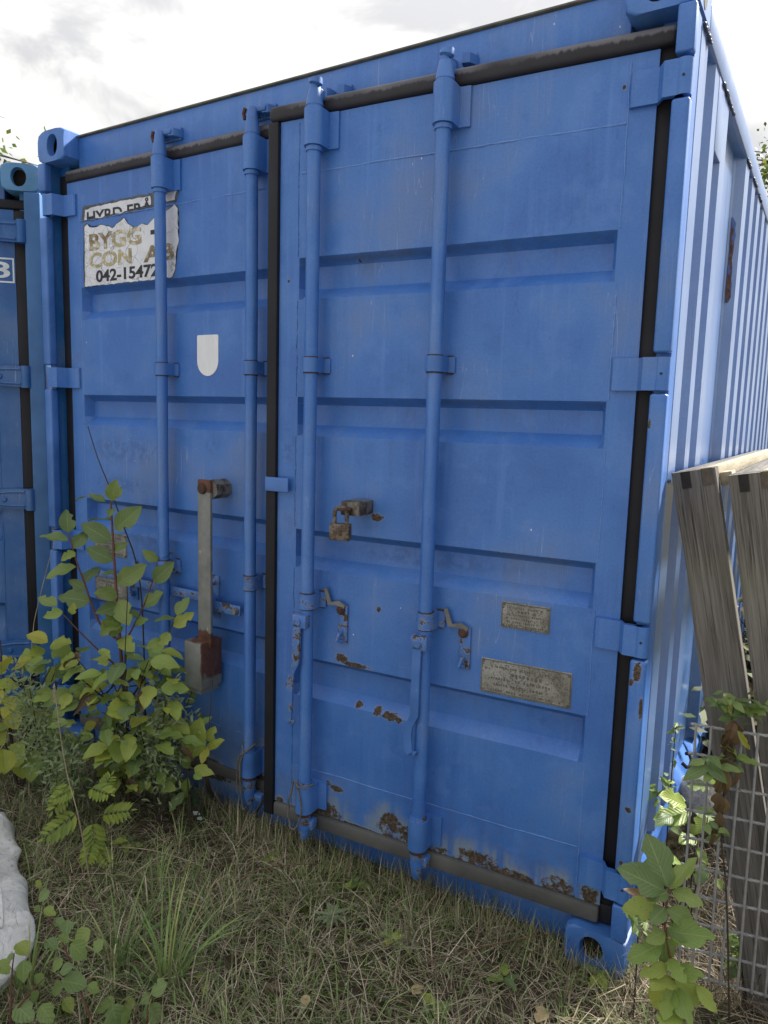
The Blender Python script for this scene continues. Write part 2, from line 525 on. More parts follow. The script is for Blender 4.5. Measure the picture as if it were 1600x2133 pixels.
def hinge(parent, xp, xe, zc, hgt, ypin, ydoor, mat, name='hinge', tip=None):
    """leaf from the pin xp to its end xe on the door face (the leaf steps down onto the door)"""
    b = B()
    s_ = 1 if xe > xp else -1
    z0, z1 = zc - hgt / 2, zc + hgt / 2
    t = 0.012
    xm0 = xp + s_ * 0.045
    xm1 = xp + s_ * 0.058
    prof = [(xp, ypin - 0.014), (xm0, ypin - 0.012), (xm1, ydoor - t - 0.002), (xe - s_ * 0.004, ydoor - t), (xe, ydoor - t + 0.004), (xe, ydoor + 0.001), (xm1, ydoor + 0.001), (xm0, ypin + 0.004), (xp, ypin + 0.004)]
    b.prism(prof, lambda p: (p[0], p[1], z0), lambda p: (p[0], p[1], z1))
    b.tube([(xp, ypin, z0 - 0.0), (xp, ypin, z1 + 0.0)], 0.0185, 16)
    o = b.obj(name, mat, parent, 30)
    # dark disc for the shade in the grease hole of the pin
    B().tube([(xp, ypin - 0.0196, zc), (xp, ypin - 0.0165, zc)], 0.0035, 8).obj('pin_hole_shade', MAT['dark'], o) if parent is None else None
    return o

def recessed_panel(x0, x1, z0, z1, xl, xr, bands, y, d, thick=0.03, sl=0.014, st=0.024, sb=0.034):
    """flat door skin with horizontal trapezoid recesses between xl and xr; bands: (ztop, zbottom)"""
    bm = bmesh.new()
    xs = [x0, xl, xl + sl, xr - sl, xr, x1]
    zs = [(z0, 0)]
    for zt, zb in sorted(bands, key=lambda q: q[0]):
        zs += [(zb, 0), (zb + sb, 1), (zt - st, 1), (zt, 0)]
    zs += [(z1, 0)]
    # extra columns so that wide areas may carry a slight oil-can wave
    cols = []
    for i in range(len(xs) - 1):
        n = 14 if i == 2 else 1
        for j in range(n):
            cols.append((xs[i] + (xs[i + 1] - xs[i]) * j / n, 1 if (2 <= i <= 2) else (1 if i == 3 and j == 0 else 0)))
    cols.append((x1, 0))
    g = []
    for zv, zr in zs:
        row = []
        for xv, xr_ in cols:
            dep = y + (d if (zr and xr_) else 0.0)
            if 2 < len(row) < len(cols) - 3:
                dep += 0.0034 * mnoise.noise(Vector((xv * 3.1, zv * 2.2, y * 9))) + 0.0016 * mnoise.noise(Vector((xv * 8.1, zv * 5.2, y * 9 + 3)))
            row.append(bm.verts.new((xv, dep, zv)))
        g.append(row)
    for a in range(len(g) - 1):
        for c_ in range(len(cols) - 1):
            bm.faces.new((g[a][c_], g[a][c_ + 1], g[a + 1][c_ + 1], g[a + 1][c_]))
    ed = [e for e in bm.edges if len(e.link_faces) == 2 and e.calc_face_angle(0) > 0.35]
    bmesh.ops.bevel(bm, geom=ed, offset=0.006, segments=4, profile=0.5, affect='EDGES')
    # rim: side faces back to the thickness
    bd = [e for e in bm.edges if len(e.link_faces) == 1]
    r = bmesh.ops.extrude_edge_only(bm, edges=bd)
    for v in [q for q in r['geom'] if isinstance(q, bmesh.types.BMVert)]:
        v.co.y = y + thick + d
    b = B()
    b.bm.free()
    b.bm = bm
    return b

def weld(parent, p0, p1, r=0.0028, seed=0, name='weld_seam', mat=None, n=60, y=None):
    rr = random.Random(seed)
    p0, p1 = Vector(p0), Vector(p1)
    pts, rs = [], []
    off = Vector((0, 0, 0))
    for i in range(n + 1):
        t = i / n
        off = off * 0.8 + Vector((rr.uniform(-1, 1), 0, rr.uniform(-1, 1))) * 0.0009
        pts.append(p0.lerp(p1, t) + off)
        rs.append(r * rr.uniform(0.55, 1.25))
    return B().tube(pts, rs, 6).obj(name, mat or MAT['bead'], parent, 60)

ZB = [(1.997, 1.872), (1.574, 1.453), (1.153, 1.028), (0.731, 0.597)]

def bar_set(door, x, yb, yd, zlo, zhi, sgn, mat, matw, cams=True):
    """locking bar with its two sleeves and two saddles; flange side sgn (+1 = +x)"""
    r = 0.0205
    pts = [(x + 0.0012 * math.sin(i * 1.3), yb, zlo + (zhi - zlo) * i / 8) for i in range(9)]
    B().tube(pts, r, 20).obj('locking_bar', mat, door, 40)
    def saddle(z0, z1, rr_, name, m_, fl=0.030):
        b = B()
        n = 12
        prof = []
        for i in range(n + 1):
            a = math.pi * 1.0 + math.pi * i / n
            prof.append((x + rr_ * math.cos(a), yb + rr_ * math.sin(a)))
        pr = prof + [(x + rr_, yd - 0.010), (x + rr_ + fl * (1 if sgn > 0 else 0.45), yd - 0.008), (x + rr_ + fl * (1 if sgn > 0 else 0.45), yd + 0.001), (x - rr_ - fl * (0.45 if sgn > 0 else 1) * 0.3, yd + 0.001), (x - rr_ - fl * 0.1, yd - 0.008), (x - rr_, yd - 0.010)]
        b.prism(pr, lambda p: (p[0], p[1], z0), lambda p: (p[0], p[1], z1))
        o_ = b.obj(name, m_, door, 30)
        if name == 'bar_saddle':
            for zq in (z0 - 0.0015, z1 + 0.0015):
                B().tube([(x, yb, zq - 0.0022), (x, yb, zq + 0.0022)], [0.0236, 0.0228], 16).obj('grime_ring', MAT['grime'], door, 40)
                B().box(x + 0.018, x + 0.038, yd - 0.0065, yd + 0.0005, zq - 0.003, zq + 0.003, 0.001, 1).obj('grime_edge', MAT['grime'], door)
        return o_
    saddle(2.297, 2.400, 0.0300, 'bar_sleeve', mat)
    saddle(1.647, 1.690, 0.0265, 'bar_saddle', MAT['fit'], 0.018)
    saddle(0.911, 0.959, 0.0265, 'bar_saddle', MAT['fitw'], 0.018)
    saddle(0.226, 0.320, 0.0300, 'bar_sleeve', MAT['fit'])
    for z, m_ in ((2.289, mat), (2.404, mat), (0.219, MAT['rust']), (0.325, MAT['fitw'])):
        B().tube([(x, yb, z - 0.006), (x, yb, z + 0.006)], 0.0245, 18).obj('collar', m_, door, 40)

# --- container frame
cont = empty('shipping_container')
tag(cont, 'large blue steel shipping container with its right door slightly ajar', 'container')

FITM = MAT['fit']
fitting('corner_fitting', cont, MAT['paint'], 0.0, H - 0.118, -1)
fitting('corner_fitting', cont, MAT['paint'], W, H - 0.118, 1)
fitting('corner_fitting', cont, FITM, 0.0, 0.024, -1)
fitting('corner_fitting', cont, FITM, W, 0.024, 1)
for xx, sx in ((0.0, -1), (W, 1)):
    for zz_ in (H - 0.118, 0.024):
        x0, x1 = (xx - 0.162, xx) if sx > 0 else (xx, xx + 0.162)
        B().box(x0, x1, L - 0.178, L, zz_, zz_ + 0.118, 0.008).obj('corner_fitting', FITM, cont)
# dark plug for the shade of the oval slot, right upper fitting
b = B()
sl_ = [(0.089 + 0.026 * math.cos(a * math.pi / 12), H - 0.06 + 0.039 * math.sin(a * math.pi / 12)) for a in range(24)]
b.prism(sl_, lambda p: (W + 0.0012, p[0], p[1]), lambda p: (W - 0.010, p[0], p[1]))
b.obj('slot_shade', MAT['dark'], cont)

# header beam with a thin top lip
b = B()
b.box(0.162, W - 0.162, 0.066, 0.13, 2.440, 2.566, 0.004)
b.obj('header_beam', MAT['paint'], cont)
B().box(0.160, W - 0.160, 0.058, 0.20, 2.568, 2.574, 0.002).obj('header_lip', plain('grey_sealant_edge', (0.07, 0.075, 0.07), (0.16, 0.16, 0.14), 20, 0.8), cont)
# sill
b = B()
b.box(0.162, W - 0.162, 0.075, 0.16, 0.030, 0.150, 0.004)
b.obj('door_sill', paint('blue_sill_paint', rust=[(0.7, 0.14, 0.3, 0.03), (1.9, 0.15, 0.35, 0.03)]), cont)

# corner posts: a back angle and front flange pieces broken by the hinges
HZ = [2.316, 1.641, 0.970, 0.293]
HH = 0.080
POSTCH = [(2.428, 0.88, 0.016, 0.055), (2.400, 0.845, 0.012, 0.010)]
pm = paint('blue_post_paint', chips=[(2.418, 0.893, 0.010, 0.024), (2.404, 0.862, 0.006, 0.010), (2.432, 0.80, 0.004, 0.03), (2.42, 0.52, 0.008, 0.007), (2.412, 0.37, 0.005, 0.006), (2.402, 1.52, 0.004, 0.010)])
zedge = [H - 0.118] + [q for zc in HZ for q in (zc + HH / 2 + 0.010, zc - HH / 2 - 0.008)] + [0.142]
for i in range(0, len(zedge), 2):
    z1_, z0_ = zedge[i], zedge[i + 1]
    b = B()
    b.box(2.397, W, -0.006, 0.030, z0_, z1_, 0.007, 3)
    b.obj('post_flange', pm, cont)
    b = B()
    b.box(0.0, 0.044, -0.006, 0.030, z0_, z1_, 0.007, 3)
    b.obj('post_flange', MAT['fit'], cont)
b = B()
b.box(2.400, W - 0.004, 0.026, 0.09, 0.142, H - 0.118)
b.box(2.352, 2.402, 0.074, 0.10, 0.142, H - 0.118)
b.obj('corner_post', MAT['paint'], cont)
b = B()
b.box(0.004, 0.036, 0.026, 0.09, 0.142, H - 0.118)
b.box(0.034, 0.090, 0.074, 0.10, 0.142, H - 0.118)
b.obj('corner_post', MAT['nblue'], cont)

# side walls
def wall_profile():
    d = 0.030
    P = [(0.026, 0.0), (0.034, -d * 0.7), (0.075, -d * 0.7), (0.098, 0.0), (0.155, 0.0), (0.158, -0.003), (0.212, -0.003), (0.222, -d), (0.305, -d), (0.331, 0.0), (0.403, 0.0), (0.412, -d), (0.50, -d), (0.524, 0.0), (0.619, 0.0),
         (0.628, -0.034), (1.088, -0.034), (1.100, -0.030), (1.128, 0.0)]
    y = 1.128
    while y + 0.235 < L - 0.18:
        P += [(y + 0.112, 0.0), (y + 0.140, -0.036), (y + 0.207, -0.036), (y + 0.235, 0.0)]
        y += 0.235
    P += [(L - 0.02, 0.0)]
    return P
def side_wall(sgn, x, mat, name):
    bm = bmesh.new()
    prof = wall_profile()
    zs = [0.30, 0.9, 1.6, 2.2, 2.470]
    g = [[bm.verts.new((x + sgn * dx, y, z)) for (y, dx) in prof] for z in zs]
    for a in range(len(zs) - 1):
        for i in range(len(prof) - 1):
            bm.faces.new((g[a][i], g[a][i + 1], g[a + 1][i + 1], g[a + 1][i]))
    ed = [e for e in bm.edges if len(e.link_faces) == 2 and e.calc_face_angle(0) > 0.2]
    bmesh.ops.bevel(bm, geom=ed, offset=0.004, segments=3, profile=0.5, affect='EDGES')
    b = B()
    b.bm.free()
    b.bm = bm
    o = b.obj(name, mat, cont, 10)
    return o
MAT['sidew'] = MAT['side']
side_wall(1, W - 0.003, MAT['sidew'], 'side_wall')
side_wall(-1, 0.003, MAT['sidew'], 'side_wall')
B().box(W - 0.022, W - 0.0015, 0.404, 0.523, 2.275, 2.472, 0.002).obj('wall_patch', MAT['sidew'], cont)
B().box(W - 0.06, W + 0.002, 0.178, L - 0.178, 2.468, 2.545, 0.004).obj('top_side_rail', MAT['side'], cont)
B().box(-0.002, 0.06, 0.178, L - 0.178, 2.468, 2.545, 0.004).obj('top_side_rail', MAT['side'], cont)
b = B()
b.prism([(W - 0.05, 0.170), (W + 0.001, 0.170), (W + 0.001, 0.262), (W - 0.050, 0.318)], lambda p: (p[0], 0.178, p[1]), lambda p: (p[0], L - 0.178, p[1]))
b.obj('bottom_side_rail', MAT['paint'], cont)
B().box(-0.001, 0.05, 0.178, L - 0.178, 0.170, 0.302, 0.004).obj('bottom_side_rail', MAT['sidew'], cont)
for i, (ya, yb_) in enumerate(((0.1, 0.21), (0.45, 0.70), (1.13, 1.24), (1.365, 1.48), (1.60, 1.712))):
    weld(cont, (W + 0.001, ya, 2.4665), (W + 0.001, yb_, 2.4665), 0.0045, 40 + i, 'weld_seam', plain('dark_weld_%d' % i, (0.02, 0.025, 0.04), (0.10, 0.12, 0.2), 30), 26)
B().box(0.05, W - 0.05, 0.13, L - 0.05, 2.540, 2.552).obj('roof', MAT['side'], cont)
B().box(0.02, W - 0.02, L - 0.05, L - 0.01, 0.15, 2.55).obj('rear_wall', MAT['side'], cont)
B().box(0.05, W - 0.05, 0.16, L - 0.05, 0.12, 0.165).obj('floor_deck', MAT['floor_dark'], cont)
# scraped rust on the side wall
k = M('side_scrape')
msk = k.step(k.noise(30, 6, 0.75, v=k.map(scale=(1, 1, 0.3))), 0.44, 0.52)
sidec = (0.055, 0.12, 0.34)
MAT['scrape'] = k.fin(k.mix(msk, sidec, k.ramp(k.noise(60, 3), [(0.3, (0.035, 0.012, 0.008)), (0.7, (0.12, 0.05, 0.03))])), 0.8)
bm = bmesh.new()
pp = []
rr = random.Random(3)
for i in range(15):
    t = i / 14
    z = 2.265 - 0.30 * t
    pp.append((1.099 + rr.uniform(-.002, .002), 1.110 + 0.004 * t + 0.002 * math.sin(t * 9) + rr.uniform(-.002, .002) - (0.009 if i in (0, 14) else 0), z))
b = B()
rows = []
def onx(y):
    P_ = [(1.07, -0.034), (1.088, -0.034), (1.100, -0.030), (1.128, 0.0)]
    for (a0, d0), (a1, d1) in zip(P_, P_[1:]):
        if y <= a1: return W - 0.003 + d0 + (d1 - d0) * (y - a0) / (a1 - a0) + 0.0030
    return W
for (ya, yb_, z) in pp:
    rows.append([b.bm.verts.new((onx(ya), ya - 0.002, z)), b.bm.verts.new((onx((ya + yb_) / 2), (ya + yb_) / 2 - 0.002, z)), b.bm.verts.new((onx(yb_), yb_ - 0.002, z))])
for i in range(len(rows) - 1):
    for j in range(2):
        b.bm.faces.new((rows[i][j], rows[i][j + 1], rows[i + 1][j + 1], rows[i + 1][j]))
b.obj('rust_scrape', MAT['scrape'], cont)

# cam keepers on the header
def keeper(x, y=0.066):
    b = B()
    for s_ in (-1, 1):
        prof = [(x + s_ * 0.012, y), (x + s_ * 0.014, y - 0.034), (x + s_ * 0.020, y - 0.046), (x + s_ * 0.040, y - 0.040), (x + s_ * 0.048, y - 0.020), (x + s_ * 0.050, y)]
        if s_ < 0: prof.reverse()
        b.prism(prof, lambda p: (p[0], p[1], 2.472), lambda p: (p[0], p[1], 2.497))
    b.box(x - 0.046, x + 0.046, y - 0.010, y + 0.001, 2.466, 2.508, 0.003)
    return b.obj('cam_keeper', MAT['fit'], cont, 30)
for x in (0.690, 1.118, 1.412, 1.822): keeper(x)

# --- left door (closed)
YD = 0.060
LD_RUST = [(1.10, 0.215, 0.07, 0.045), (1.17, 0.30, 0.05, 0.035), (0.88, 0.19, 0.035, 0.02), (0.55, 0.20, 0.07, 0.02)]
ldm = paint('blue_left_door_paint', ledges=ZB, lx=(0.172, 1.148), rust=LD_RUST, smudge=[(0.42, 1.36, 0.30, 0.07), (0.38, 1.22, 0.25, 0.05), (0.88, 1.40, 0.05, 0.05), (0.55, 1.02, 0.25, 0.04)], chips=[(1.048, 0.70, 0.010, 0.014)])
ld = recessed_panel(0.092, 1.215, 0.197, 2.404, 0.168, 1.150, ZB, YD, 0.038).obj('door', ldm, cont, 24)
B().box(0.036, 0.096, YD + 0.008, YD + 0.03, 0.16, 2.44, 0.004).obj('gasket', MAT['rubber'], ld)
B().box(0.092, 1.24, YD - 0.012, YD + 0.03, 2.405, 2.449, 0.011, 3).obj('gasket', MAT['rubber_top'], ld)
B().box(0.092, 1.24, YD - 0.010, YD + 0.03, 0.152, 0.196, 0.008, 2).obj('gasket', MAT['rubber_low'], ld)
for zc in HZ:
    hinge(ld, 0.030, 0.150, zc, HH, 0.014, YD, MAT['paint'])
YB = 0.014
for x in (0.674, 1.103):
    bar_set(ld, x, YB, YD, 0.19, 2.405, 1, MAT['paint'], MAT['fitw'])
    # engaged cam at the top
    b = B()
    b.tube([(x, YB, 2.408), (x, YB, 2.425), (x, YB + 0.002, 2.478), (x, YB + 0.004, 2.490)], [0.026, 0.024, 0.017, 0.015], 14)
    b.box(x - 0.032, x + 0.050, YB + 0.002, YB + 0.034, 2.476, 2.494, 0.006, 2)
    b.obj('cam', MAT['fit'], ld)
    b = B()
    b.tube([(x - 0.036, YB + 0.006, 2.462), (x - 0.040, YB + 0.004, 2.480), (x - 0.030, YB, 2.494)], 0.006, 8)
    b.obj('cam_stop', MAT['rust'], ld)
    b = B()
    b.tube([(x, YB, 0.212), (x, YB, 0.15), (x, YB + 0.004, 0.115)], [0.026, 0.022, 0.012], 14)
    b.box(x + 0.01, x + 0.055, YB, YB + 0.05, 0.135, 0.16, 0.005)
    b.obj('cam', MAT['fitw'], ld)
weld(ld, (0.170, YD + 0.0005, 2.251), (1.14, YD + 0.0005, 2.253), 0.0030, 1)
weld(ld, (0.170, YD + 0.0005, 0.350), (1.14, YD + 0.0005, 0.350), 0.0022, 2)
for i, (za, zb) in enumerate(((2.39, 2.0), (1.87, 1.578), (1.45, 1.157), (1.024, 0.735), (0.593, 0.21))):
    weld(ld, (0.163, YD + 0.0008, za), (0.163, YD + 0.0008, zb), 0.0022, 10 + i)

# handles folded across the left door
b = B()
b.box(0.668, 0.885, YD - 0.030, YD - 0.022, 0.824, 0.858, 0.003)
b.box(0.915, 1.048, YD - 0.038, YD - 0.030, 0.800, 0.838, 0.003)
b.box(0.880, 0.920, YD - 0.037, YD - 0.023, 0.808, 0.850, 0.003)
b.obj('door_handle', MAT['fitw'], ld)
b = B()
b.box(0.450, 0.640, YD - 0.030, YD - 0.022, 0.826, 0.860, 0.003)
b.box(0.216, 0.452, YD - 0.034, YD - 0.026, 0.838, 0.866, 0.003)
b.obj('door_handle', MAT['fitw'], ld)
for x in (0.902, 0.462):
    b = B()
    b.box(x - 0.016, x + 0.016, YD - 0.008, YD + 0.001, 0.765, 0.925, 0.003)
    b.tube([(x, YD - 0.012, 0.895), (x, YD - 0.030, 0.900), (x + 0.010, YD - 0.040, 0.875), (x + 0.012, YD - 0.040, 0.80)], 0.007, 8)
    b.tube([(x - 0.004, YD - 0.002, 0.792), (x - 0.004, YD - 0.030, 0.792)], 0.011, 10)
    b.obj('handle_catch', MAT['fitw'], ld)
b = B()
b.tube([(1.030, YD - 0.038, 0.818), (1.030, YD - 0.052, 0.818)], [0.015, 0.010], 14)
b.obj('rivet', MAT['galv'], ld)
def data_plate(name, parent, x0, x1, z0, z1, y, seed, rowsn):
    k = M('corroded_plate_%d' % seed)
    a = k.noise(9, 6, 0.7, v=k.map(loc=(seed, 0, seed)))
    c = k.ramp(a, [(0.30, (0.075, 0.075, 0.062)), (0.46, (0.20, 0.197, 0.175)), (0.66, (0.34, 0.34, 0.33))])
    f = k.noise(230, 4, 0.7)
    c = k.mix(k.step(f, 0.52, 0.62), c, (0.07, 0.068, 0.055))
    mt = k.fin(c, 0.65, k.bump(f, 0.5, 0.001), 0.15)
    o = B().box(x0, x1, y - 0.003, y + 0.001, z0, z1, 0.001, 1).obj(name, mt, parent)
    rr = random.Random(seed)
    b = B()
    wd = x1 - x0
    hh = (z1 - z0)
    # raised rim
    e = 0.003
    for q in ((x0 + 0.002, x1 - 0.002, z1 - 0.005, z1 - 0.003), (x0 + 0.002, x1 - 0.002, z0 + 0.003, z0 + 0.005), (x0 + 0.002, x0 + 0.004, z0 + 0.005, z1 - 0.005), (x1 - 0.004, x1 - 0.002, z0 + 0.005, z1 - 0.005)):
        b.box(q[0], q[1], y - 0.0042, y - 0.002, q[2], q[3])
    # embossed rows, corroded past reading
    for i in range(rowsn):
        zc = z1 - hh * (0.2 + 0.68 * i / max(1, rowsn - 1))
        x = x0 + wd * (0.34 if i == 1 else 0.12)
        xe = x1 - wd * (0.30 if i == 1 else 0.1 + 0.25 * rr.random())
        hs = hh * (0.075 if i != 1 else 0.12)
        while x < xe:
            ln = hs * rr.uniform(0.5, 1.0)
            if rr.random() < 0.86:
                b.box(x, x + ln * 0.75, y - 0.0040, y - 0.002, zc - hs * rr.uniform(.3, .5), zc + hs * rr.uniform(.3, .5))
            x += ln + hs * 0.3
    for cx2, cz2 in ((x0 + .008, z0 + .008), (x1 - .008, z0 + .008), (x0 + .008, z1 - .008), (x1 - .008, z1 - .008)):
        b.tube([(cx2, y - 0.001, cz2), (cx2, y - 0.006, cz2)], [0.004, 0.003], 8)
    b.obj(name + '_relief', plain('plate_relief_%d' % seed, (0.05, 0.05, 0.042), (0.15, 0.148, 0.13), 60, 0.7), parent)
    return o
data_plate('data_plate', ld, 0.214, 0.412, 0.925, 1.020, YD, 1, 6)
data_plate('data_plate', ld, 0.214, 0.412, 0.730, 0.835, YD, 2, 6)

# lock arm with pivot and lock housing on the left door
k = M('lock_arm_steel')
zc = k.n('ShaderNodeSeparateXYZ')
k.set(zc.inputs[0], k.co)
wob = k.math('MULTIPLY', k.math('SUBTRACT', k.noise(26, 5, 0.7), 0.5), 0.05)
zt = k.math('ADD', zc.outputs[2], wob)
rm = k.math('MAXIMUM', k.step(zt, 1.232, 1.240), k.step(zt, 0.742, 0.732))
gcol = k.ramp(k.noise(16, 6, 0.65), [(0.3, (0.105, 0.115, 0.115)), (0.7, (0.205, 0.215, 0.21))])
gcol = k.mix(k.step(k.voro(45, v=k.map(scale=(1, 1, .35))), 0.10, 0.06), gcol, (0.42, 0.43, 0.43))
rcol = k.ramp(k.noise(34, 6, 0.65), [(0.3, (0.05, 0.022, 0.014)), (0.55, (0.105, 0.045, 0.028)), (0.78, (0.17, 0.085, 0.055))])
arm_m = k.fin(k.mix(rm, gcol, rcol), k.math('ADD', 0.42, k.math('MULTIPLY', rm, 0.4)), k.bump(k.noise(140, 4, 0.7), 0.35, 0.001))
B().box(0.892, 0.953, -0.026, -0.014, 0.68, 1.283, 0.002).obj('lock_arm', arm_m, ld)
b = B()
b.prism([(0.914, 1.232), (0.918, 1.268), (0.944, 1.284), (0.972, 1.268), (0.976, 1.235), (0.950, 1.216)], lambda p: (p[0], -0.014, p[1]), lambda p: (p[0], YD + 0.001, p[1]))
b.obj('pivot_tube', MAT['galvrust'], ld, 20)
b = B()
b.tube([(0.916, -0.026, 1.252), (0.916, -0.034, 1.252)], [0.021, 0.018], 10)
b.obj('pivot_bolt', MAT['rust'], ld, 30)
k = M('lock_housing_steel')
zc = k.n('ShaderNodeSeparateXYZ')
k.set(zc.inputs[0], k.co)
wb = k.math('MULTIPLY', k.math('SUBTRACT', k.noise(18, 4, 0.6), 0.5), 0.03)
# the rust sheet on the side facing the centre of the container, with a rounded lower end
side_ = k.step(k.math('ADD', zc.outputs[0], wb), 0.936, 0.941)
low = k.step(k.math('ADD', zc.outputs[2], wb), 0.560, 0.572)
topm = k.step(k.math('ADD', zc.outputs[2], wb), 0.697, 0.702)
rm = k.math('MAXIMUM', k.math('MULTIPLY', side_, low), topm)
g2 = k.ramp(k.noise(14, 6, 0.65), [(0.3, (0.095, 0.105, 0.10)), (0.7, (0.185, 0.20, 0.19))])
hous_m = k.fin(k.mix(rm, g2, k.ramp(k.noise(34, 6, 0.65), [(0.3, (0.05, 0.022, 0.014)), (0.6, (0.10, 0.043, 0.027)), (0.8, (0.16, 0.08, 0.05))])), 0.55, k.bump(k.noise(130, 4, 0.7), 0.3, 0.001))
b = B()
b.box(0.857, 0.943, -0.062, 0.044, 0.526, 0.702, 0.006, 2)
b.box(0.869, 0.932, -0.052, 0.034, 0.510, 0.527)
b.obj('lock_housing', hous_m, ld)

# --- peeling paper sign
def flat_poly(name, pts, y, mat, parent, th=0.0012):
    b = B()
    b.prism(pts, lambda p: (p[0], y - th, p[1]), lambda p: (p[0], y, p[1]))
    bmesh.ops.triangulate(b.bm, faces=[f for f in b.bm.faces if len(f.verts) > 4])
    return b.obj(name, mat, parent, 20)
def jag(pts, amp, seed, n=7):
    rr = random.Random(seed)
    out = []
    for i in range(len(pts)):
        a, b_ = Vector(pts[i]), Vector(pts[(i + 1) % len(pts)])
        m_ = max(1, int((b_ - a).length / 0.012))
        d = (b_ - a)
        nrm = Vector((-d.y, d.x)).normalized() if d.length else Vector((0, 0))
        for j in range(m_):
            out.append(tuple(a + d * (j / m_) + nrm * rr.uniform(-amp, amp) * (0.4 if j == 0 else 1)))
    return out
k = M('cracked_white_vinyl')
vw = k.map(scale=(1, 1, 1))
dn = k.noise(9, 3, 0.6)
def warped(sc_, off):
    add = k.n('ShaderNodeVectorMath', operation='ADD')
    k.set(add.inputs[0], k.map(loc=off))
    mul = k.n('ShaderNodeVectorMath', operation='SCALE')
    nn = k.n('ShaderNodeTexNoise')
    k.set(nn.inputs['Vector'], k.co)
    nn.inputs['Scale'].default_value = 14
    k.set(mul.inputs[0], nn.outputs['Color'])
    mul.inputs['Scale'].default_value = 0.075
    k.set(add.inputs[1], mul.outputs[0])
    return add.outputs[0]
c1 = k.voro(17, 'DISTANCE_TO_EDGE', warped(17, (0.2, 0, 0)))
c2 = k.voro(52, 'DISTANCE_TO_EDGE', warped(52, (3, 0, 1)))
cr_ = k.math('MAXIMUM', k.math('MULTIPLY', k.step(c1, 0.024, 0.010), k.step(k.noise(9, 2), 0.36, 0.55)), k.math('MULTIPLY', k.step(c2, 0.05, 0.015), k.math('MULTIPLY', k.step(k.noise(7, 3), 0.45, 0.6), 0.75)))
wcol = k.ramp(k.noise(12, 5, 0.65), [(0.3, (0.50, 0.53, 0.60)), (0.7, (0.68, 0.71, 0.77))])
MAT['vinyl'] = k.fin(k.mix(k.math('MULTIPLY', cr_, 0.75), wcol, (0.13, 0.14, 0.17)), 0.6, k.bump(cr_, 0.4, 0.001))
MAT['glue'] = plain('dark_glue_residue', (0.045, 0.05, 0.055), (0.12, 0.13, 0.14), 40, 0.8)
YS = YD - 0.0005
main = [(0.193, 1.998), (0.205, 2.226), (0.26, 2.214), (0.33, 2.222), (0.42, 2.232), (0.445, 2.205), (0.50, 2.225), (0.545, 2.252), (0.60, 2.232), (0.655, 2.236), (0.70, 2.245), (0.716, 2.215), (0.712, 2.10), (0.704, 2.06), (0.690, 2.045), (0.672, 2.008), (0.655, 1.999)]
main = [(0.193, 1.999), (0.198, 2.226), (0.215, 2.236), (0.228, 2.222), (0.252, 2.218), (0.30, 2.224), (0.345, 2.214), (0.362, 2.204), (0.40, 2.222), (0.43, 2.235), (0.452, 2.210), (0.49, 2.190), (0.53, 2.204), (0.56, 2.196), (0.60, 2.222), (0.65, 2.230), (0.70, 2.252), (0.716, 2.235), (0.718, 2.12), (0.708, 2.094), (0.700, 2.03), (0.684, 2.002), (0.62, 1.9995)]
out_ = [(x + (0.45 - x) * -0.022 - 0.003, z + (2.11 - z) * -0.04) for (x, z) in main]
out_ = [(x, max(z, 1.9985)) for x, z in out_]
flat_poly('sign_residue', jag(out_, 0.002, 5), YS, MAT['glue'], ld, 0.0010)
flat_poly('sign_sheet', jag(main, 0.0022, 6), YS - 0.0012, MAT['vinyl'], ld)
strip_o = [(0.180, 2.245), (0.190, 2.305), (0.40, 2.306), (0.715, 2.306), (0.720, 2.296), (0.706, 2.262), (0.670, 2.262), (0.58, 2.258), (0.45, 2.252), (0.30, 2.248)]
strip = [(0.198, 2.252), (0.204, 2.290), (0.26, 2.296), (0.40, 2.298), (0.575, 2.297), (0.578, 2.266), (0.46, 2.262), (0.41, 2.254), (0.34, 2.258), (0.29, 2.250), (0.25, 2.256)]
strip2 = [(0.640, 2.296), (0.712, 2.300), (0.700, 2.268), (0.662, 2.266)]
strip3 = [(0.60, 2.286), (0.63, 2.280), (0.62, 2.270), (0.595, 2.274)]
flat_poly('sign_residue', jag(strip_o, 0.003, 8), YS, MAT['glue'], ld, 0.0010)
for i, s_ in enumerate((strip, strip2, strip3)):
    flat_poly('sign_sheet', jag(s_, 0.0020, 9 + i), YS - 0.0012, MAT['vinyl'], ld)

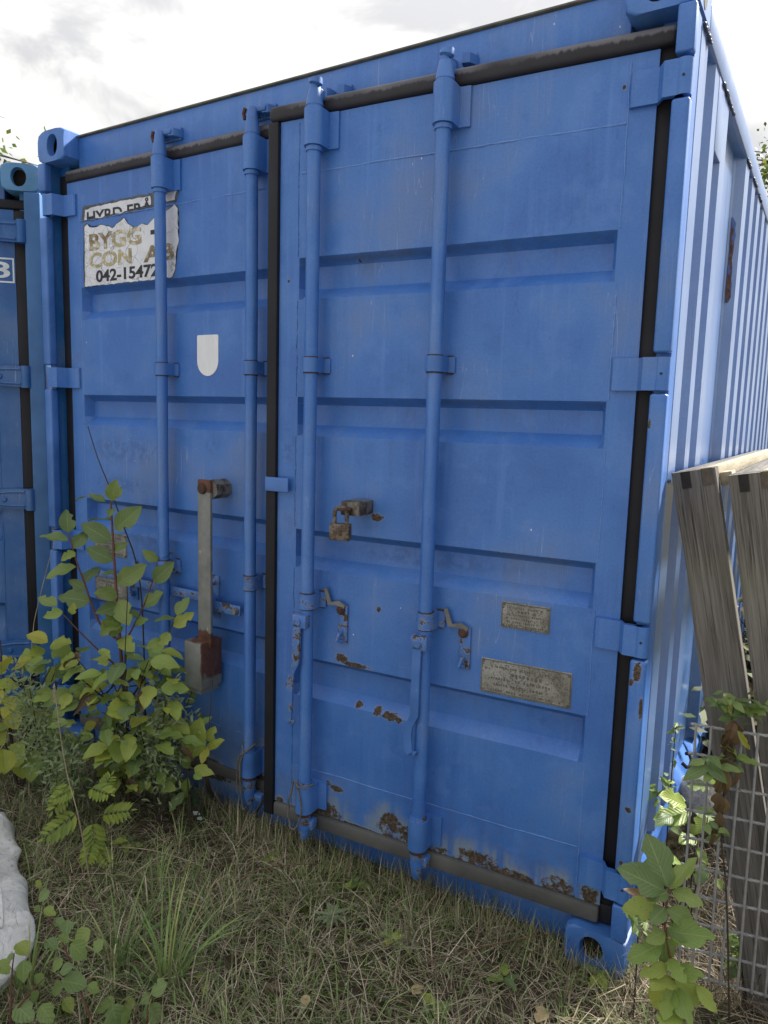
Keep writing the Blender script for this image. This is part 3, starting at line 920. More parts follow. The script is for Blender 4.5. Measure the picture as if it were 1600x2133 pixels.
def lettering(text, x0, x1, z0, z1, y, mat, parent, cut=None, bold=0.0, th=0.0008):
    cu_ = bpy.data.curves.new('lettering', 'FONT')
    cu_.body = text
    cu_.size = 1.0
    cu_.offset = bold
    cu_.extrude = 0.0
    cu_.resolution_u = 6
    tmp = bpy.data.objects.new('lettering_tmp', cu_)
    col.objects.link(tmp)
    dg = bpy.context.evaluated_depsgraph_get()
    me = bpy.data.meshes.new_from_object(tmp.evaluated_get(dg))
    bpy.data.objects.remove(tmp)
    bpy.data.curves.remove(cu_)
    bm = bmesh.new()
    bm.from_mesh(me)
    bpy.data.meshes.remove(me)
    xs = [v.co.x for v in bm.verts]
    ys = [v.co.y for v in bm.verts]
    ax, bx_, ay, by = min(xs), max(xs), min(ys), max(ys)
    for v in bm.verts:
        v.co = Vector((x0 + (v.co.x - ax) / (bx_ - ax) * (x1 - x0), y, z0 + (v.co.y - ay) / (by - ay) * (z1 - z0)))
    if cut:
        for (pc, pn) in cut:
            bmesh.ops.bisect_plane(bm, geom=bm.verts[:] + bm.edges[:] + bm.faces[:], plane_co=pc, plane_no=pn, clear_outer=True)
    r = bmesh.ops.extrude_face_region(bm, geom=bm.faces[:])
    for v in [q for q in r['geom'] if isinstance(q, bmesh.types.BMVert)]:
        v.co.y -= th
    bm.verts.index_update()
    bm.verts.ensure_lookup_table()
    # one part per character: islands whose x ranges overlap belong together
    seen, isl = set(), []
    for v in bm.verts:
        if v.index in seen: continue
        stack, grp = [v], []
        seen.add(v.index)
        while stack:
            q = stack.pop(); grp.append(q)
            for e_ in q.link_edges:
                o_ = e_.other_vert(q)
                if o_.index not in seen:
                    seen.add(o_.index); stack.append(o_)
        isl.append([min(q.co.x for q in grp), max(q.co.x for q in grp), {q.index for q in grp}])
    isl.sort(key=lambda q: q[0])
    chars = []
    for q in isl:
        if chars and q[0] < chars[-1][1] - 0.001:
            chars[-1][1] = max(chars[-1][1], q[1]); chars[-1][2] |= q[2]
        else: chars.append(q)
    outs = []
    for q in chars:
        b = B()
        b.bm.free()
        b.bm = bm.copy()
        b.bm.verts.ensure_lookup_table()
        bmesh.ops.delete(b.bm, geom=[v for v in b.bm.verts if v.index not in q[2]], context='VERTS')
        outs.append(b.obj('letter', mat, parent, 20))
    bm.free()
    return outs
k = M('worn_gold_print')
nw = k.noise(38, 6, 0.75)
nx_ = k.noise(4.5, 3, 0.6)
cg = k.ramp(nx_, [(0.35, (0.36, 0.31, 0.17)), (0.5, (0.14, 0.10, 0.05)), (0.62, (0.26, 0.15, 0.06))])
cg = k.mix(k.step(nw, 0.50, 0.56), cg, k.ramp(nx_, [(0.4, (0.55, 0.52, 0.40)), (0.6, (0.10, 0.075, 0.04))]))
MAT['gold'] = k.fin(cg, 0.5)
MAT['ink'] = plain('black_print', (0.008, 0.009, 0.012), (0.022, 0.023, 0.03), 40, 0.6)
YT = YS - 0.0026
lettering('HYRD FRÅN', 0.215, 0.640, 2.236, 2.294, YT, MAT['ink'], ld, cut=[((0.3, 0, 2.255), (0.03, 0, -1)), ((0.572, 0, 2.2), (1, 0, 0))], bold=0.02)
lettering('BYGG', 0.226, 0.525, 2.132, 2.196, YT, MAT['gold'], ld, bold=0.034)
lettering('-', 0.575, 0.635, 2.160, 2.176, YT, MAT['ink'], ld)
lettering('CON', 0.223, 0.470, 2.066, 2.124, YT, MAT['gold'], ld, bold=0.034)
lettering('AB', 0.535, 0.697, 2.064, 2.122, YT, MAT['gold'], ld, bold=0.034)
lettering('042-154720', 0.262, 0.655, 2.010, 2.056, YT, MAT['ink'], ld, bold=0.028)
# plain white shield-shaped sticker
sh = [(0.808, 1.786), (0.812, 1.790), (0.907, 1.790), (0.911, 1.786), (0.911, 1.700)] + [(0.8595 + 0.0515 * math.cos(a * math.pi / 14), 1.700 - 0.054 * math.sin(a * math.pi / 14)) for a in range(1, 14)] + [(0.808, 1.700)]
k = M('white_sticker_vinyl')
MAT['sticker'] = k.fin(k.ramp(k.noise(20, 5, 0.7, v=k.map(scale=(1, 1, .4))), [(0.3, (0.60, 0.63, 0.68)), (0.7, (0.72, 0.74, 0.78))]), 0.45)
flat_poly('sticker', sh, YS, MAT['sticker'], ld, 0.0015)

# --- right door (ajar)
RUST_R = [(-0.955, 0.215, 0.075, 0.040), (-0.665, 0.222, 0.075, 0.034), (-0.70, 0.25, 0.03, 0.04), (-0.40, 0.206, 0.09, 0.040), (-0.30, 0.200, 0.10, 0.022), (-0.155, 0.210, 0.050, 0.035), (-0.072, 0.225, 0.026, 0.028), (-0.83, 0.198, 0.10, 0.008), (-0.52, 0.205, 0.05, 0.014), (-1.12, 0.205, 0.015, 0.012)]
CHIP_R = [(-0.885, 0.752, 0.022, 0.014), (-0.835, 0.738, 0.050, 0.008), (-0.822, 0.607, 0.014, 0.009), (-0.752, 0.601, 0.014, 0.013), (-0.705, 0.597, 0.026, 0.012), (-0.676, 0.592, 0.012, 0.010), (-0.926, 0.318, 0.009, 0.009), (-0.893, 0.306, 0.024, 0.010), (-0.756, 0.931, 0.007, 0.009), (-0.120, 2.330, 0.004, 0.006), (-0.77, 1.215, 0.02, 0.012), (-0.865, 1.98, 0.004, 0.005), (-1.105, 1.93, 0.004, 0.005)]
rdm = paint('blue_right_door_paint', ledges=ZB, lx=(-1.064, -0.115), rust=RUST_R, chips=CHIP_R, smudge=[(-1.10, 1.42, 0.04, 0.10), (-0.93, 2.31, 0.03, 0.03), (-0.79, 2.33, 0.02, 0.03), (-0.25, 0.66, 0.04, 0.10), (-0.6, 1.1, 0.4, 0.04)])
YR = 0.040
rd = recessed_panel(-1.140, -0.042, 0.200, 2.402, -1.066, -0.113, ZB, YR, 0.038).obj('door', rdm, cont, 24)
rd.location = (2.40, 0.0, 0.0)
rd.rotation_euler = (0, 0, 0.062624)
tag(rd, 'right door, ajar, with rust along its lower edge')
tag(ld, 'left door, closed, with peeling paper sign and grey lock arm')
B().box(-0.046, -0.004, YR + 0.010, YR + 0.032, 0.155, 2.444, 0.004).obj('gasket', MAT['rubber'], rd)
B().box(-1.178, -0.004, YR - 0.014, YR + 0.03, 2.405, 2.449, 0.012, 3).obj('gasket', MAT['rubber_top'], rd)
B().box(-1.140, -0.042, YR - 0.012, YR + 0.03, 0.150, 0.198, 0.008, 2).obj('gasket', MAT['rubber_low'], rd)
B().box(-1.180, -1.141, YR - 0.013, YR + 0.03, 0.148, 2.404, 0.006, 2).obj('gasket', MAT['rubber'], rd)
B().box(-0.047, -0.004, YR + 0.004, YR + 0.03, 0.146, 0.204, 0.006, 2).obj('gasket', MAT['rubber'], rd)
for zc in HZ:
    hinge(rd, 0.020, -0.104, zc, HH, 0.012, YR, MAT['paint'])
    B().tube([(0.020, 0.012 - 0.0200, zc), (0.020, 0.012 - 0.016, zc)], 0.0032, 8).obj('pin_hole_shade', MAT['dark'], rd)  # dark disc standing for the shaded grease hole
YB2 = -0.006
for x in (-0.988, -0.577):
    bar_set(rd, x, YB2, YR, 0.17, 2.405, 1, MAT['paint'], MAT['fitw'])
    b = B()
    b.tube([(x, YB2, 2.408), (x, YB2, 2.424), (x, YB2 + 0.002, 2.455), (x, YB2 + 0.002, 2.460), (x, YB2, 2.461), (x, YB2, 2.468)], [0.026, 0.024, 0.018, 0.017, 0.012, 0.012], 14)
    b.tube([(x + 0.002, YB2, 2.466), (x + 0.003, YB2, 2.470), (x + 0.004, YB2, 2.482), (x + 0.003, YB2, 2.486)], [0.014, 0.020, 0.019, 0.008], 14)
    b.box(x - 0.014, x + 0.020, YB2 + 0.004, YB2 + 0.030, 2.430, 2.458, 0.005)
    b.obj('cam', MAT['fit'], rd)
    b = B()
    b.tube([(x, YB2, 0.212), (x, YB2, 0.19), (x, YB2, 0.150), (x, YB2, 0.136), (x, YB2, 0.128)], [0.022, 0.0215, 0.017, 0.015, 0.010], 14)
    b.box(x - 0.006, x + 0.034, YB2 - 0.004, YB2 + 0.03, 0.165, 0.200, 0.006)
    b.obj('cam', MAT['fitw'], rd)
weld(rd, (-1.060, YR + 0.0005, 2.245), (-0.110, YR + 0.0005, 2.246), 0.0032, 21)
weld(rd, (-1.060, YR + 0.0005, 0.348), (-0.113, YR + 0.0005, 0.350), 0.0020, 22)
for i, (za, zb) in enumerate(((2.39, 2.0), (1.87, 1.578), (1.45, 1.157), (1.024, 0.735), (0.593, 0.21))):
    weld(rd, (-0.108, YR + 0.0008, za), (-0.108, YR + 0.0008, zb), 0.0032 if i < 2 else 0.0024, 30 + i)
    weld(rd, (-1.071, YR + 0.0008, za), (-1.071, YR + 0.0008, zb), 0.0020, 36 + i, mat=MAT['nblue'])

def handle(x, jog_z, off, seed):
    """flat bar handle hanging from a hub on the locking bar, with one jog and a hooked end"""
    yb = YB2 - 0.024
    b = B()
    b.box(x - 0.030, x + 0.022, yb - 0.012, yb + 0.020, 0.852, 0.895, 0.004)
    b.tube([(x - 0.006, yb - 0.011, 0.872), (x - 0.006, yb - 0.017, 0.872)], 0.010, 12)
    hub = b.obj('handle_hub', MAT['fitw'], rd)
    path = [(x - 0.008 + off[0], 0.862), (x - 0.010 + off[0], 0.78), (x - 0.010 + off[1], jog_z + 0.02), (x - 0.026 + off[1], jog_z - 0.015), (x - 0.030 + off[1], jog_z - 0.04), (x - 0.032 + off[2], 0.545), (x - 0.024 + off[2], 0.530), (x - 0.010 + off[2], 0.545)]
    b = B()
    hw = [0.013, 0.013, 0.013, 0.012, 0.013, 0.013, 0.010, 0.006]
    rowsv = []
    for (px, pz), h_ in zip(path, hw):
        rowsv.append([b.bm.verts.new((px - h_, yb - 0.012, pz)), b.bm.verts.new((px + h_, yb - 0.012, pz)), b.bm.verts.new((px + h_, yb - 0.003, pz)), b.bm.verts.new((px - h_, yb - 0.003, pz))])
    for i in range(len(rowsv) - 1):
        for j in range(4):
            b.bm.faces.new((rowsv[i][j], rowsv[i][(j + 1) % 4], rowsv[i + 1][(j + 1) % 4], rowsv[i + 1][j]))
    b.bm.faces.new(rowsv[0])
    b.bm.faces.new(list(reversed(rowsv[-1])))
    b.obj('door_handle', MAT['fitw'] if seed == 0 else MAT['fit'], rd, 25)
handle(-0.992, 0.715, (-0.004, -0.006, -0.010), 0)
handle(-0.577, 0.635, (0.0, 0.0, 0.006), 1)

def catch(x, z, m_):
    y = YR
    b = B()
    b.box(x - 0.002, x + 0.032, y - 0.008, y + 0.001, z - 0.108, z + 0.018, 0.003)
    b.tube([(x + 0.014, y - 0.004, z - 0.070), (x + 0.012, y - 0.022, z - 0.074), (x + 0.008, y - 0.030, z - 0.094), (x + 0.016, y - 0.012, z - 0.100)], 0.0065, 8)
    b.obj('handle_catch', m_, rd)
    b = B()
    pl = [(x + 0.028, z + 0.018), (x + 0.004, z + 0.030), (x - 0.024, z + 0.022), (x - 0.040, z + 0.066), (x - 0.052, z + 0.064), (x - 0.036, z + 0.012), (x + 0.000, z + 0.014), (x + 0.020, z + 0.004)]
    b.prism(pl, lambda p: (p[0], y - 0.016, p[1]), lambda p: (p[0], y - 0.011, p[1]))
    b.obj('catch_lever', MAT['galv'], rd, 20)
    B().tube([(x + 0.010, y - 0.002, z), (x + 0.010, y - 0.014, z), (x + 0.010, y - 0.022, z)], [0.017, 0.015, 0.009], 8).obj('catch_bolt', MAT['rust'], rd, 25)
catch(-0.895, 0.912, MAT['fitw'])
catch(-0.482, 0.906, MAT['fitw'])
data_plate('data_plate', rd, -0.364, -0.225, 0.940, 1.015, YR, 3, 6)
data_plate('data_plate', rd, -0.416, -0.155, 0.741, 0.842, YR, 4, 5)

# centre clasp plate over the gasket
B().box(-1.176, -1.085, YR - 0.022, YR - 0.0145, 1.270, 1.316, 0.003).obj('clasp_plate', MAT['fit'], rd)
# lock stub with ring, from which the padlock hangs
b = B()
b.box(-0.846, -0.784, YR - 0.090, YR + 0.001, 1.226, 1.268, 0.003)
b.obj('lock_stub', MAT['galvrust'], rd)
def rdw(x, y, z):
    a = 0.062624
    return Vector((2.40 + x * math.cos(a) - y * math.sin(a), x * math.sin(a) + y * math.cos(a), z))
ringc = (-0.828, YR - 0.088, 1.246)
b = B()
b.tube([(ringc[0] - 0.002 + 0.020 * math.cos(a * math.pi / 8), ringc[1] - 0.006 - 0.018 * math.sin(a * math.pi / 8), ringc[2] + 0.0) for a in range(17)], 0.0055, 8, False)
b.obj('lock_ring', MAT['rust'], rd)

pl = empty('padlock', rdw(-0.834, YR - 0.108, 1.184), 0.30)
tag(pl, 'rusty square padlock hanging from the steel stub on the right door', 'padlock')
b = B()
b.box(-0.031, 0.031, -0.014, 0.014, -0.030, 0.020, 0.003, 2)
b.obj('body', MAT['lockbody'], pl)
b = B()
sp_ = [(-0.019, 0, 0.015), (-0.019, 0, 0.042)] + [(-0.019 * math.cos(a * math.pi / 8), 0, 0.048 + 0.020 * math.sin(a * math.pi / 8)) for a in range(9)] + [(0.019, 0, 0.036), (0.019, 0, 0.015)]
b.tube(sp_, 0.0062, 10)
b.obj('shackle', MAT['galvrust'], pl)
B().tube([(0.004, -0.0128, -0.010), (0.004, -0.0145, -0.010)], 0.006, 10).obj('keyhole_cover', MAT['rust'], pl)

# small seam chips / fluff skipped; S-hook on the side rail
b = B()
hk = [(W + 0.004, 0.74, 0.352), (W + 0.020, 0.735, 0.343), (W + 0.028, 0.76, 0.338), (W + 0.026, 0.80, 0.345), (W + 0.016, 0.81, 0.360), (W + 0.006, 0.80, 0.364)]
b.tube(hk, 0.0065, 8)
b.obj('lashing_hook', MAT['dark'], cont)

# ------------------------------------------------------------------ neighbouring container, turned away at an angle
AL = R(42)
ncor = at(99, 900, 3.42)
ncor.z = 0.0
nrot = AL
nb = empty('shipping_container', (ncor.x - W * math.cos(nrot), ncor.y - W * math.sin(nrot), 0.0), nrot)
tag(nb, 'darker blue container at the left edge, with a boxed white 3 on its door', 'container')
fitting('corner_fitting', nb, MAT['nlight'], W, H - 0.118, 1)
fitting('corner_fitting', nb, MAT['nlight'], 0.0, H - 0.118, -1)
fitting('corner_fitting', nb, MAT['nlight'], W, 0.02, 1)
fitting('corner_fitting', nb, MAT['nlight'], 0.0, 0.02, -1)
b = B(); b.box(W - 0.072, W, 0.0, 0.10, 0.14, H - 0.118, 0.008, 3); b.box(W - 0.10, W - 0.07, 0.05, 0.12, 0.14, H - 0.118)
b.obj('corner_post', edge_worn('faded_post_paint', base=(0.016, 0.115, 0.31), amount=0.70), nb)
b = B(); b.box(0.0, 0.075, 0.0, 0.10, 0.14, H - 0.118, 0.008, 3)
b.obj('corner_post', MAT['nblue'], nb)
B().box(0.162, W - 0.162, 0.05, 0.13, 2.44, 2.57, 0.004).obj('header_beam', MAT['nblue'], nb)
B().box(0.162, W - 0.162, 0.05, 0.13, 0.03, 0.15, 0.004).obj('door_sill', MAT['nblue'], nb)
B().box(W - 0.03, W - 0.004, 0.10, L, 0.15, 2.54).obj('side_wall', MAT['nblue'], nb)
B().box(0.004, 0.03, 0.10, L, 0.15, 2.54).obj('side_wall', MAT['nblue'], nb)
B().box(0.03, W - 0.03, 0.13, L, 2.545, 2.56).obj('roof', MAT['nblue'], nb)
B().box(0.03, W - 0.03, L - 0.04, L - 0.01, 0.15, 2.545).obj('rear_wall', MAT['nblue'], nb)
NB = [(1.99, 1.84), (1.50, 1.35), (1.03, 0.88), (0.58, 0.43)]
for side in (1, 0):
    x0, x1 = (1.235, W - 0.128) if side else (0.128, 1.205)
    d_ = recessed_panel(x0, x1, 0.2, 2.40, x0 + 0.10, x1 - 0.10, NB, 0.052, 0.036).obj('door', MAT['nblue'], nb, 50)
    for z0_ in (2.402, 0.155):
        B().box(x0 - 0.035, x1 + 0.055, 0.042, 0.09, z0_, z0_ + 0.043, 0.010, 3).obj('gasket', MAT['rubber'], d_)
    B().box(x1 + 0.001, x1 + 0.056, 0.046, 0.09, 0.20, 2.40, 0.008, 2).obj('gasket', MAT['rubber'], d_)
    B().box(x0 - 0.034, x0 - 0.001, 0.046, 0.09, 0.20, 2.40, 0.008, 2).obj('gasket', MAT['rubber'], d_)
    for zc in (2.30, 1.655, 1.085, 0.35):
        xp = W - 0.085 if side else 0.085
        s_ = -1 if side else 1
        b = B()
        # tapered strap hinge with a raised rim
        po = [(xp, zc + 0.048), (xp + s_ * 0.09, zc + 0.050), (xp + s_ * 0.215, zc + 0.034), (xp + s_ * 0.232, zc + 0.018), (xp + s_ * 0.232, zc - 0.018), (xp + s_ * 0.215, zc - 0.030), (xp + s_ * 0.09, zc - 0.044), (xp, zc - 0.046)]
        if s_ < 0: po.reverse()
        b.prism(po, lambda p: (p[0], 0.020, p[1]), lambda p: (p[0], 0.053, p[1]))
        b.tube([(xp, 0.012, zc - 0.05), (xp, 0.012, zc + 0.05)], 0.024, 16)
        rim = [(xp + s_ * 0.03, zc + 0.034), (xp + s_ * 0.10, zc + 0.034), (xp + s_ * 0.205, zc + 0.020), (xp + s_ * 0.205, zc - 0.018), (xp + s_ * 0.10, zc - 0.030), (xp + s_ * 0.03, zc - 0.032)]
        b.tube([(p[0], 0.020, p[1]) for p in rim], 0.006, 6)
        b.tube([(xp + s_ * 0.12, 0.021, zc), (xp + s_ * 0.12, 0.014, zc)], [0.016, 0.010], 12)
        b.obj('hinge', MAT['nblue'], d_, 30)
    for bx_ in ((x0 + 0.16, x1 - 0.42) if side else (x0 + 0.42, x1 - 0.16)):
        B().tube([(bx_, 0.012, 0.12), (bx_, 0.012, 2.50)], 0.019, 14).obj('locking_bar', MAT['nblue'], d_)
    weld(d_, (x1 - 0.095, 0.0525, 2.39), (x1 - 0.095, 0.0525, 0.22), 0.0022, 70 + side, mat=MAT['nblue'])
    if side:
        door3 = d_
# boxed digit, found where the photograph shows it on the door plane
def on_plane(px, py, org, nrm):
    d = cf + cr * ((px - 800) / FPX) - cu * ((py - 1066.5) / FPX)
    t = (org - CAM).dot(nrm) / d.dot(nrm)
    return CAM + d * t
nn_ = Vector((math.sin(nrot), -math.cos(nrot), 0))
org = ncor + nn_ * -0.052
def nloc(px, py):
    p_ = on_plane(px, py, org, nn_) - Vector(nb.location)
    return p_.x * math.cos(nrot) + p_.y * math.sin(nrot), p_.z
bx1, bz0 = nloc(31, 590)
bz1 = nloc(29, 538)[1]
bx0 = bx1 - 0.155
MAT['white'] = plain('white_marking', (0.50, 0.55, 0.58), (0.68, 0.72, 0.74), 20, 0.5)
b = B()
t_ = 0.007
for q in ((bx0, bx1, bz0, bz0 + t_), (bx0, bx1, bz1 - t_, bz1), (bx0, bx0 + t_, bz0 + t_, bz1 - t_), (bx1 - t_, bx1, bz0 + t_, bz1 - t_)):
    b.box(q[0], q[1], 0.0505, 0.0525, q[2], q[3])
b.obj('digit_frame', MAT['white'], door3)
lettering('3', bx1 - 0.10, bx1 - 0.018, bz0 + 0.020, bz1 - 0.018, 0.0512, MAT['white'], door3, bold=0.012)

# ------------------------------------------------------------------ wood
def wood(name, dark=0.5, axis=2):
    k = M(name)
    scl = [9, 9, 9]; scl[axis] = 0.35
    g = k.noise(7, 5, 0.65, v=k.map(scale=tuple(scl)), dist=0.5)
    scl2 = [70, 70, 70]; scl2[axis] = 1.2
    f = k.noise(3, 4, 0.7, v=k.map(scale=tuple(scl2)))
    lv = k.noise(3.0, 4, 0.6)
    base = k.ramp(g, [(0.28, (0.060, 0.056, 0.053)), (0.5, (0.128, 0.119, 0.110)), (0.72, (0.205, 0.193, 0.176))])
    c = k.mix(k.math('MULTIPLY', k.step(f, 0.48, 0.34), 0.8), base, (0.03, 0.026, 0.022))
    c = k.mix(k.math('MULTIPLY', k.step(lv, 0.5, 0.68), 0.35), c, (0.13, 0.14, 0.06))
    c = k.mix(k.math('MULTIPLY', k.step(lv, 0.45, 0.30), 0.3), c, (0.13, 0.115, 0.12))
    return k.fin(c, 0.85, k.bump(k.math('ADD', f, g), 0.5, 0.003), spec=0.25)
MAT['wood'] = wood('weathered_timber', axis=2)
MAT['woody'] = wood('weathered_timber_lengthwise', axis=1)
k = M('pale_and_sunlit_timber')  # pale batten wood, also the sunlight painted on the rail edges
MAT['woodp'] = k.fin(k.ramp(k.noise(12, 5, 0.7, v=k.map(scale=(6, .4, 6))), [(0.3, (0.20, 0.17, 0.12)), (0.7, (0.46, 0.40, 0.29))]), 0.85, k.bump(k.noise(60, 4), 0.4, 0.002))
k = M('end_grain')
vr = k.noise(30, 5, 0.6)
MAT['endg'] = k.fin(k.ramp(vr, [(0.3, (0.035, 0.028, 0.022)), (0.7, (0.12, 0.10, 0.075))]), 0.9, k.bump(vr, 0.6, 0.003))

def frame(name, corner, lean, label, ln=2.3, ht=1.41, fin_dark=True, turn=0.0):
    """leaning timber frame: corner = upper left front corner; two uprights, top and bottom rails with finger joints"""
    w_, t = 0.104, 0.044
    e = bpy.data.objects.new(name, None)
    col.objects.link(e)
    e.rotation_euler = (0, -lean, turn)
    rm = Matrix.Rotation(turn, 3, 'Z') @ Matrix.Rotation(-lean, 3, 'Y')
    e.location = Vector(corner) - rm @ Vector((0, 0, ht))
    tag(e, label, 'timber frame', 'timber frames leaning on the container')
    # uprights: three boards glued side by side
    for y0 in (0.0, ln - t):
        for i, (xa, xb) in enumerate(((0.0, 0.034), (0.0345, 0.070), (0.0705, w_))):
            top = ht
            b = B()
            n = 14
            rr = random.Random(i + int(y0 * 10) + len(label))
            rows_ = []
            for j in range(n + 1):
                z = top * j / n
                wv = lambda: rr.uniform(-0.0007, 0.0007)
                xa_ = xa + (rr.uniform(-0.0012, 0.0035) if (i == 0 and 2 < j < n - 1) else 0)
                rows_.append([b.bm.verts.new((xa_, y0 + wv(), z)), b.bm.verts.new((xb, y0 + wv(), z)), b.bm.verts.new((xb, y0 + t, z)), b.bm.verts.new((xa_, y0 + t, z))])
            for j in range(n):
                for q in range(4):
                    b.bm.faces.new((rows_[j][q], rows_[j][(q + 1) % 4], rows_[j + 1][(q + 1) % 4], rows_[j + 1][q]))
            b.bm.faces.new(rows_[-1]); b.bm.faces.new(list(reversed(rows_[0])))
            b.obj('upright_board', MAT['wood'], e, 30)
    # finger joint of the front corner: dark block for the empty slot's shade, and end-grain tenon
    B().box(0.022, 0.044, -0.0022, 0.02, ht - 0.043, ht - 0.0005).obj('joint_slot_shade', MAT['dark'], e)
    B().box(0.071, 0.096, -0.0024, 0.02, ht - 0.040, ht + 0.0012).obj('tenon', MAT['endg'], e)
    # top and bottom rails
    for z0 in (ht - 0.034, 0.0):
        zz0, zz1 = (z0, ht + 0.0015) if z0 > 0 else (-0.002, 0.034)
        b = B()
        b.box(0.001, 0.070, t + 0.001, ln - t - 0.001, zz0, zz1, 0.003)
        b.obj('rail', MAT['woody'], e)
        B().box(0.0705, w_ + 0.001, t + 0.001, ln - t - 0.001, zz0 + 0.001, zz1 + 0.0005, 0.002).obj('rail_edge', MAT['woodp'], e)  # paler edge strip: the sun on it is put into the colour
    B().box(w_ + 0.001, w_ + 0.030, 0.05, 0.13, ht - 0.050, ht - 0.016, 0.002).obj('batten_block', MAT['woodp'], e)
    return e
frame('timber_frame', (2.443, 0.10, 1.396), R(12.0), 'nearest weathered timber frame leaning against the container side')
frame('timber_frame', (2.578, 0.08, 1.400), R(10.5), 'weathered timber frame at the right edge, cut off by the photo', ln=2.1)

# ------------------------------------------------------------------ wire mesh panel
mp0 = at(1450, 1510, 1.80)
MA = R(11)
mdir = Vector((math.cos(MA), math.sin(MA), 0))
mz = Vector((-0.012, -0.03, 1)).normalized()
me_ = empty('wire_mesh_panel', (mp0.x, mp0.y, 0.0))
tag(me_, 'galvanised wire mesh panel standing in front of the timber frames', 'mesh panel')
top_z = mp0.z
sv, shh = 0.0342, 0.0755
def mpt(u, v, off=0.0):
    p_ = Vector((0, 0, top_z)) + mdir * u - mz * v
    return p_ + Vector((math.sin(MA), -math.cos(MA), 0)) * off
nv, nh = 9, 10
for i in range(nv):
    j_ = rnd.uniform(-0.0015, 0.0015)
    B().tube([mpt(i * sv + j_ * q, (nh - 1) * shh * q / 4 - 0.004 * (q == 0), 0.0045) for q in range(5)], 0.0030, 8).obj('vertical_wire', MAT['wire'], me_, 60)
for j in range(nh):
    b = B()
    ph = rnd.random() * 6
    n = 90
    for s_ in (0, math.pi):
        pts = []
        for q in range(n + 1):
            u = -0.012 + (nv * sv) * q / n
            a = q * 0.75 + ph + s_
            pts.append(mpt(u, j * shh + 0.0016 * math.sin(a) + 0.0012 * math.sin(u * 20 + j), 0.0016 * math.cos(a) - 0.0022))
        b.tube(pts, 0.0028, 6)
    b.obj('twisted_wire', MAT['wire'], me_, 60)

# ------------------------------------------------------------------ leaves
def leaf_material(name, stops, vein=(0.30, 0.38, 0.14), vk=9.0, spots=True, trans=0.35, yellow=None):
    k = M(name)
    oi = k.n('ShaderNodeObjectInfo')
    uv = k.n('ShaderNodeSeparateXYZ')
    k.set(uv.inputs[0], k.tc.outputs['UV'])
    u, v = uv.outputs[0], uv.outputs[1]
    av = k.math('ABSOLUTE', k.math('SUBTRACT', v, 0.5))
    nz = k.noise(6, 3, 0.6, v=k.tc.outputs['UV'])
    c = k.ramp(k.math('ADD', oi.outputs['Random'], k.math('MULTIPLY', k.math('SUBTRACT', nz, 0.5), 0.35)), stops)
    if yellow:
        c = k.mix(k.math('MULTIPLY', k.step(k.math('ADD', k.math('MULTIPLY', av, 1.2), nz), 0.95, 1.25), k.step(oi.outputs['Random'], 0.5, 0.8)), c, yellow)
    ph = k.math('FRACT', k.math('SUBTRACT', k.math('MULTIPLY', u, vk), k.math('MULTIPLY', av, vk * 0.75)))
    vl = k.math('ABSOLUTE', k.math('SUBTRACT', ph, 0.5))
    lat = k.math('MULTIPLY', k.step(vl, 0.14, 0.02), 0.38)
    midr = k.step(av, 0.032, 0.012)
    vm = k.math('MAXIMUM', lat, midr)
    c = k.mix(k.math('MULTIPLY', vm, 0.62), c, vein)
    if spots:
        add = k.n('ShaderNodeVectorMath', operation='ADD')
        k.set(add.inputs[0], k.tc.outputs['UV'])
        cmb = k.n('ShaderNodeCombineXYZ')
        k.set(cmb.inputs[0], k.math('MULTIPLY', oi.outputs['Random'], 37.0))
        k.set(add.inputs[1], cmb.outputs[0])
        vo = k.voro(5, v=add.outputs[0])
        c = k.mix(k.math('MULTIPLY', k.step(vo, 0.10, 0.06), 0.85), c, (0.035, 0.025, 0.012))
    h = k.math('ADD', k.math('MULTIPLY', vl, 1.0), k.math('MULTIPLY', midr, -0.7))
    nm = k.bump(h, 0.35, 0.004)
    k.fin(c, 0.42, nm, spec=0.4)
    tr = k.n('ShaderNodeBsdfTranslucent')
    k.set(tr.inputs[0], k.mix(0.5, c, (0.25, 0.34, 0.05), 'MIX'))
    ms = k.n('ShaderNodeMixShader')
    ms.inputs[0].default_value = trans
    k.t.links.new(k.p.outputs[0], ms.inputs[1])
    k.t.links.new(tr.outputs[0], ms.inputs[2])
    k.t.links.new(ms.outputs[0], k.out.inputs[0])
    return k.m
MAT['leaf'] = leaf_material('green_leaf', [(0.0, (0.12, 0.185, 0.070)), (0.5, (0.16, 0.235, 0.075)), (1.0, (0.23, 0.30, 0.08))])
MAT['leafy'] = leaf_material('yellow_green_leaf', [(0.0, (0.165, 0.255, 0.062)), (0.5, (0.24, 0.335, 0.072)), (1.0, (0.37, 0.415, 0.082))], vein=(0.32, 0.36, 0.12))
MAT['leafh'] = leaf_material('hazel_leaf', [(0.0, (0.21, 0.29, 0.055)), (0.5, (0.31, 0.37, 0.062)), (1.0, (0.46, 0.45, 0.07))], vein=(0.22, 0.25, 0.06), vk=11, yellow=(0.50, 0.36, 0.06))
MAT['leafr'] = leaf_material('rowan_leaf', [(0.0, (0.16, 0.235, 0.04)), (1.0, (0.28, 0.34, 0.05))], spots=False)
MAT['leafa'] = leaf_material('aspen_leaf', [(0.0, (0.14, 0.21, 0.085)), (0.5, (0.19, 0.27, 0.085)), (1.0, (0.27, 0.32, 0.07))], vk=5)
MAT['leafm'] = leaf_material('mint_leaf', [(0.0, (0.12, 0.19, 0.075)), (1.0, (0.21, 0.28, 0.09))], spots=False, vk=7)
MAT['leafg'] = leaf_material('grey_green_leaf', [(0.0, (0.21, 0.27, 0.15)), (1.0, (0.32, 0.37, 0.21))], spots=False)
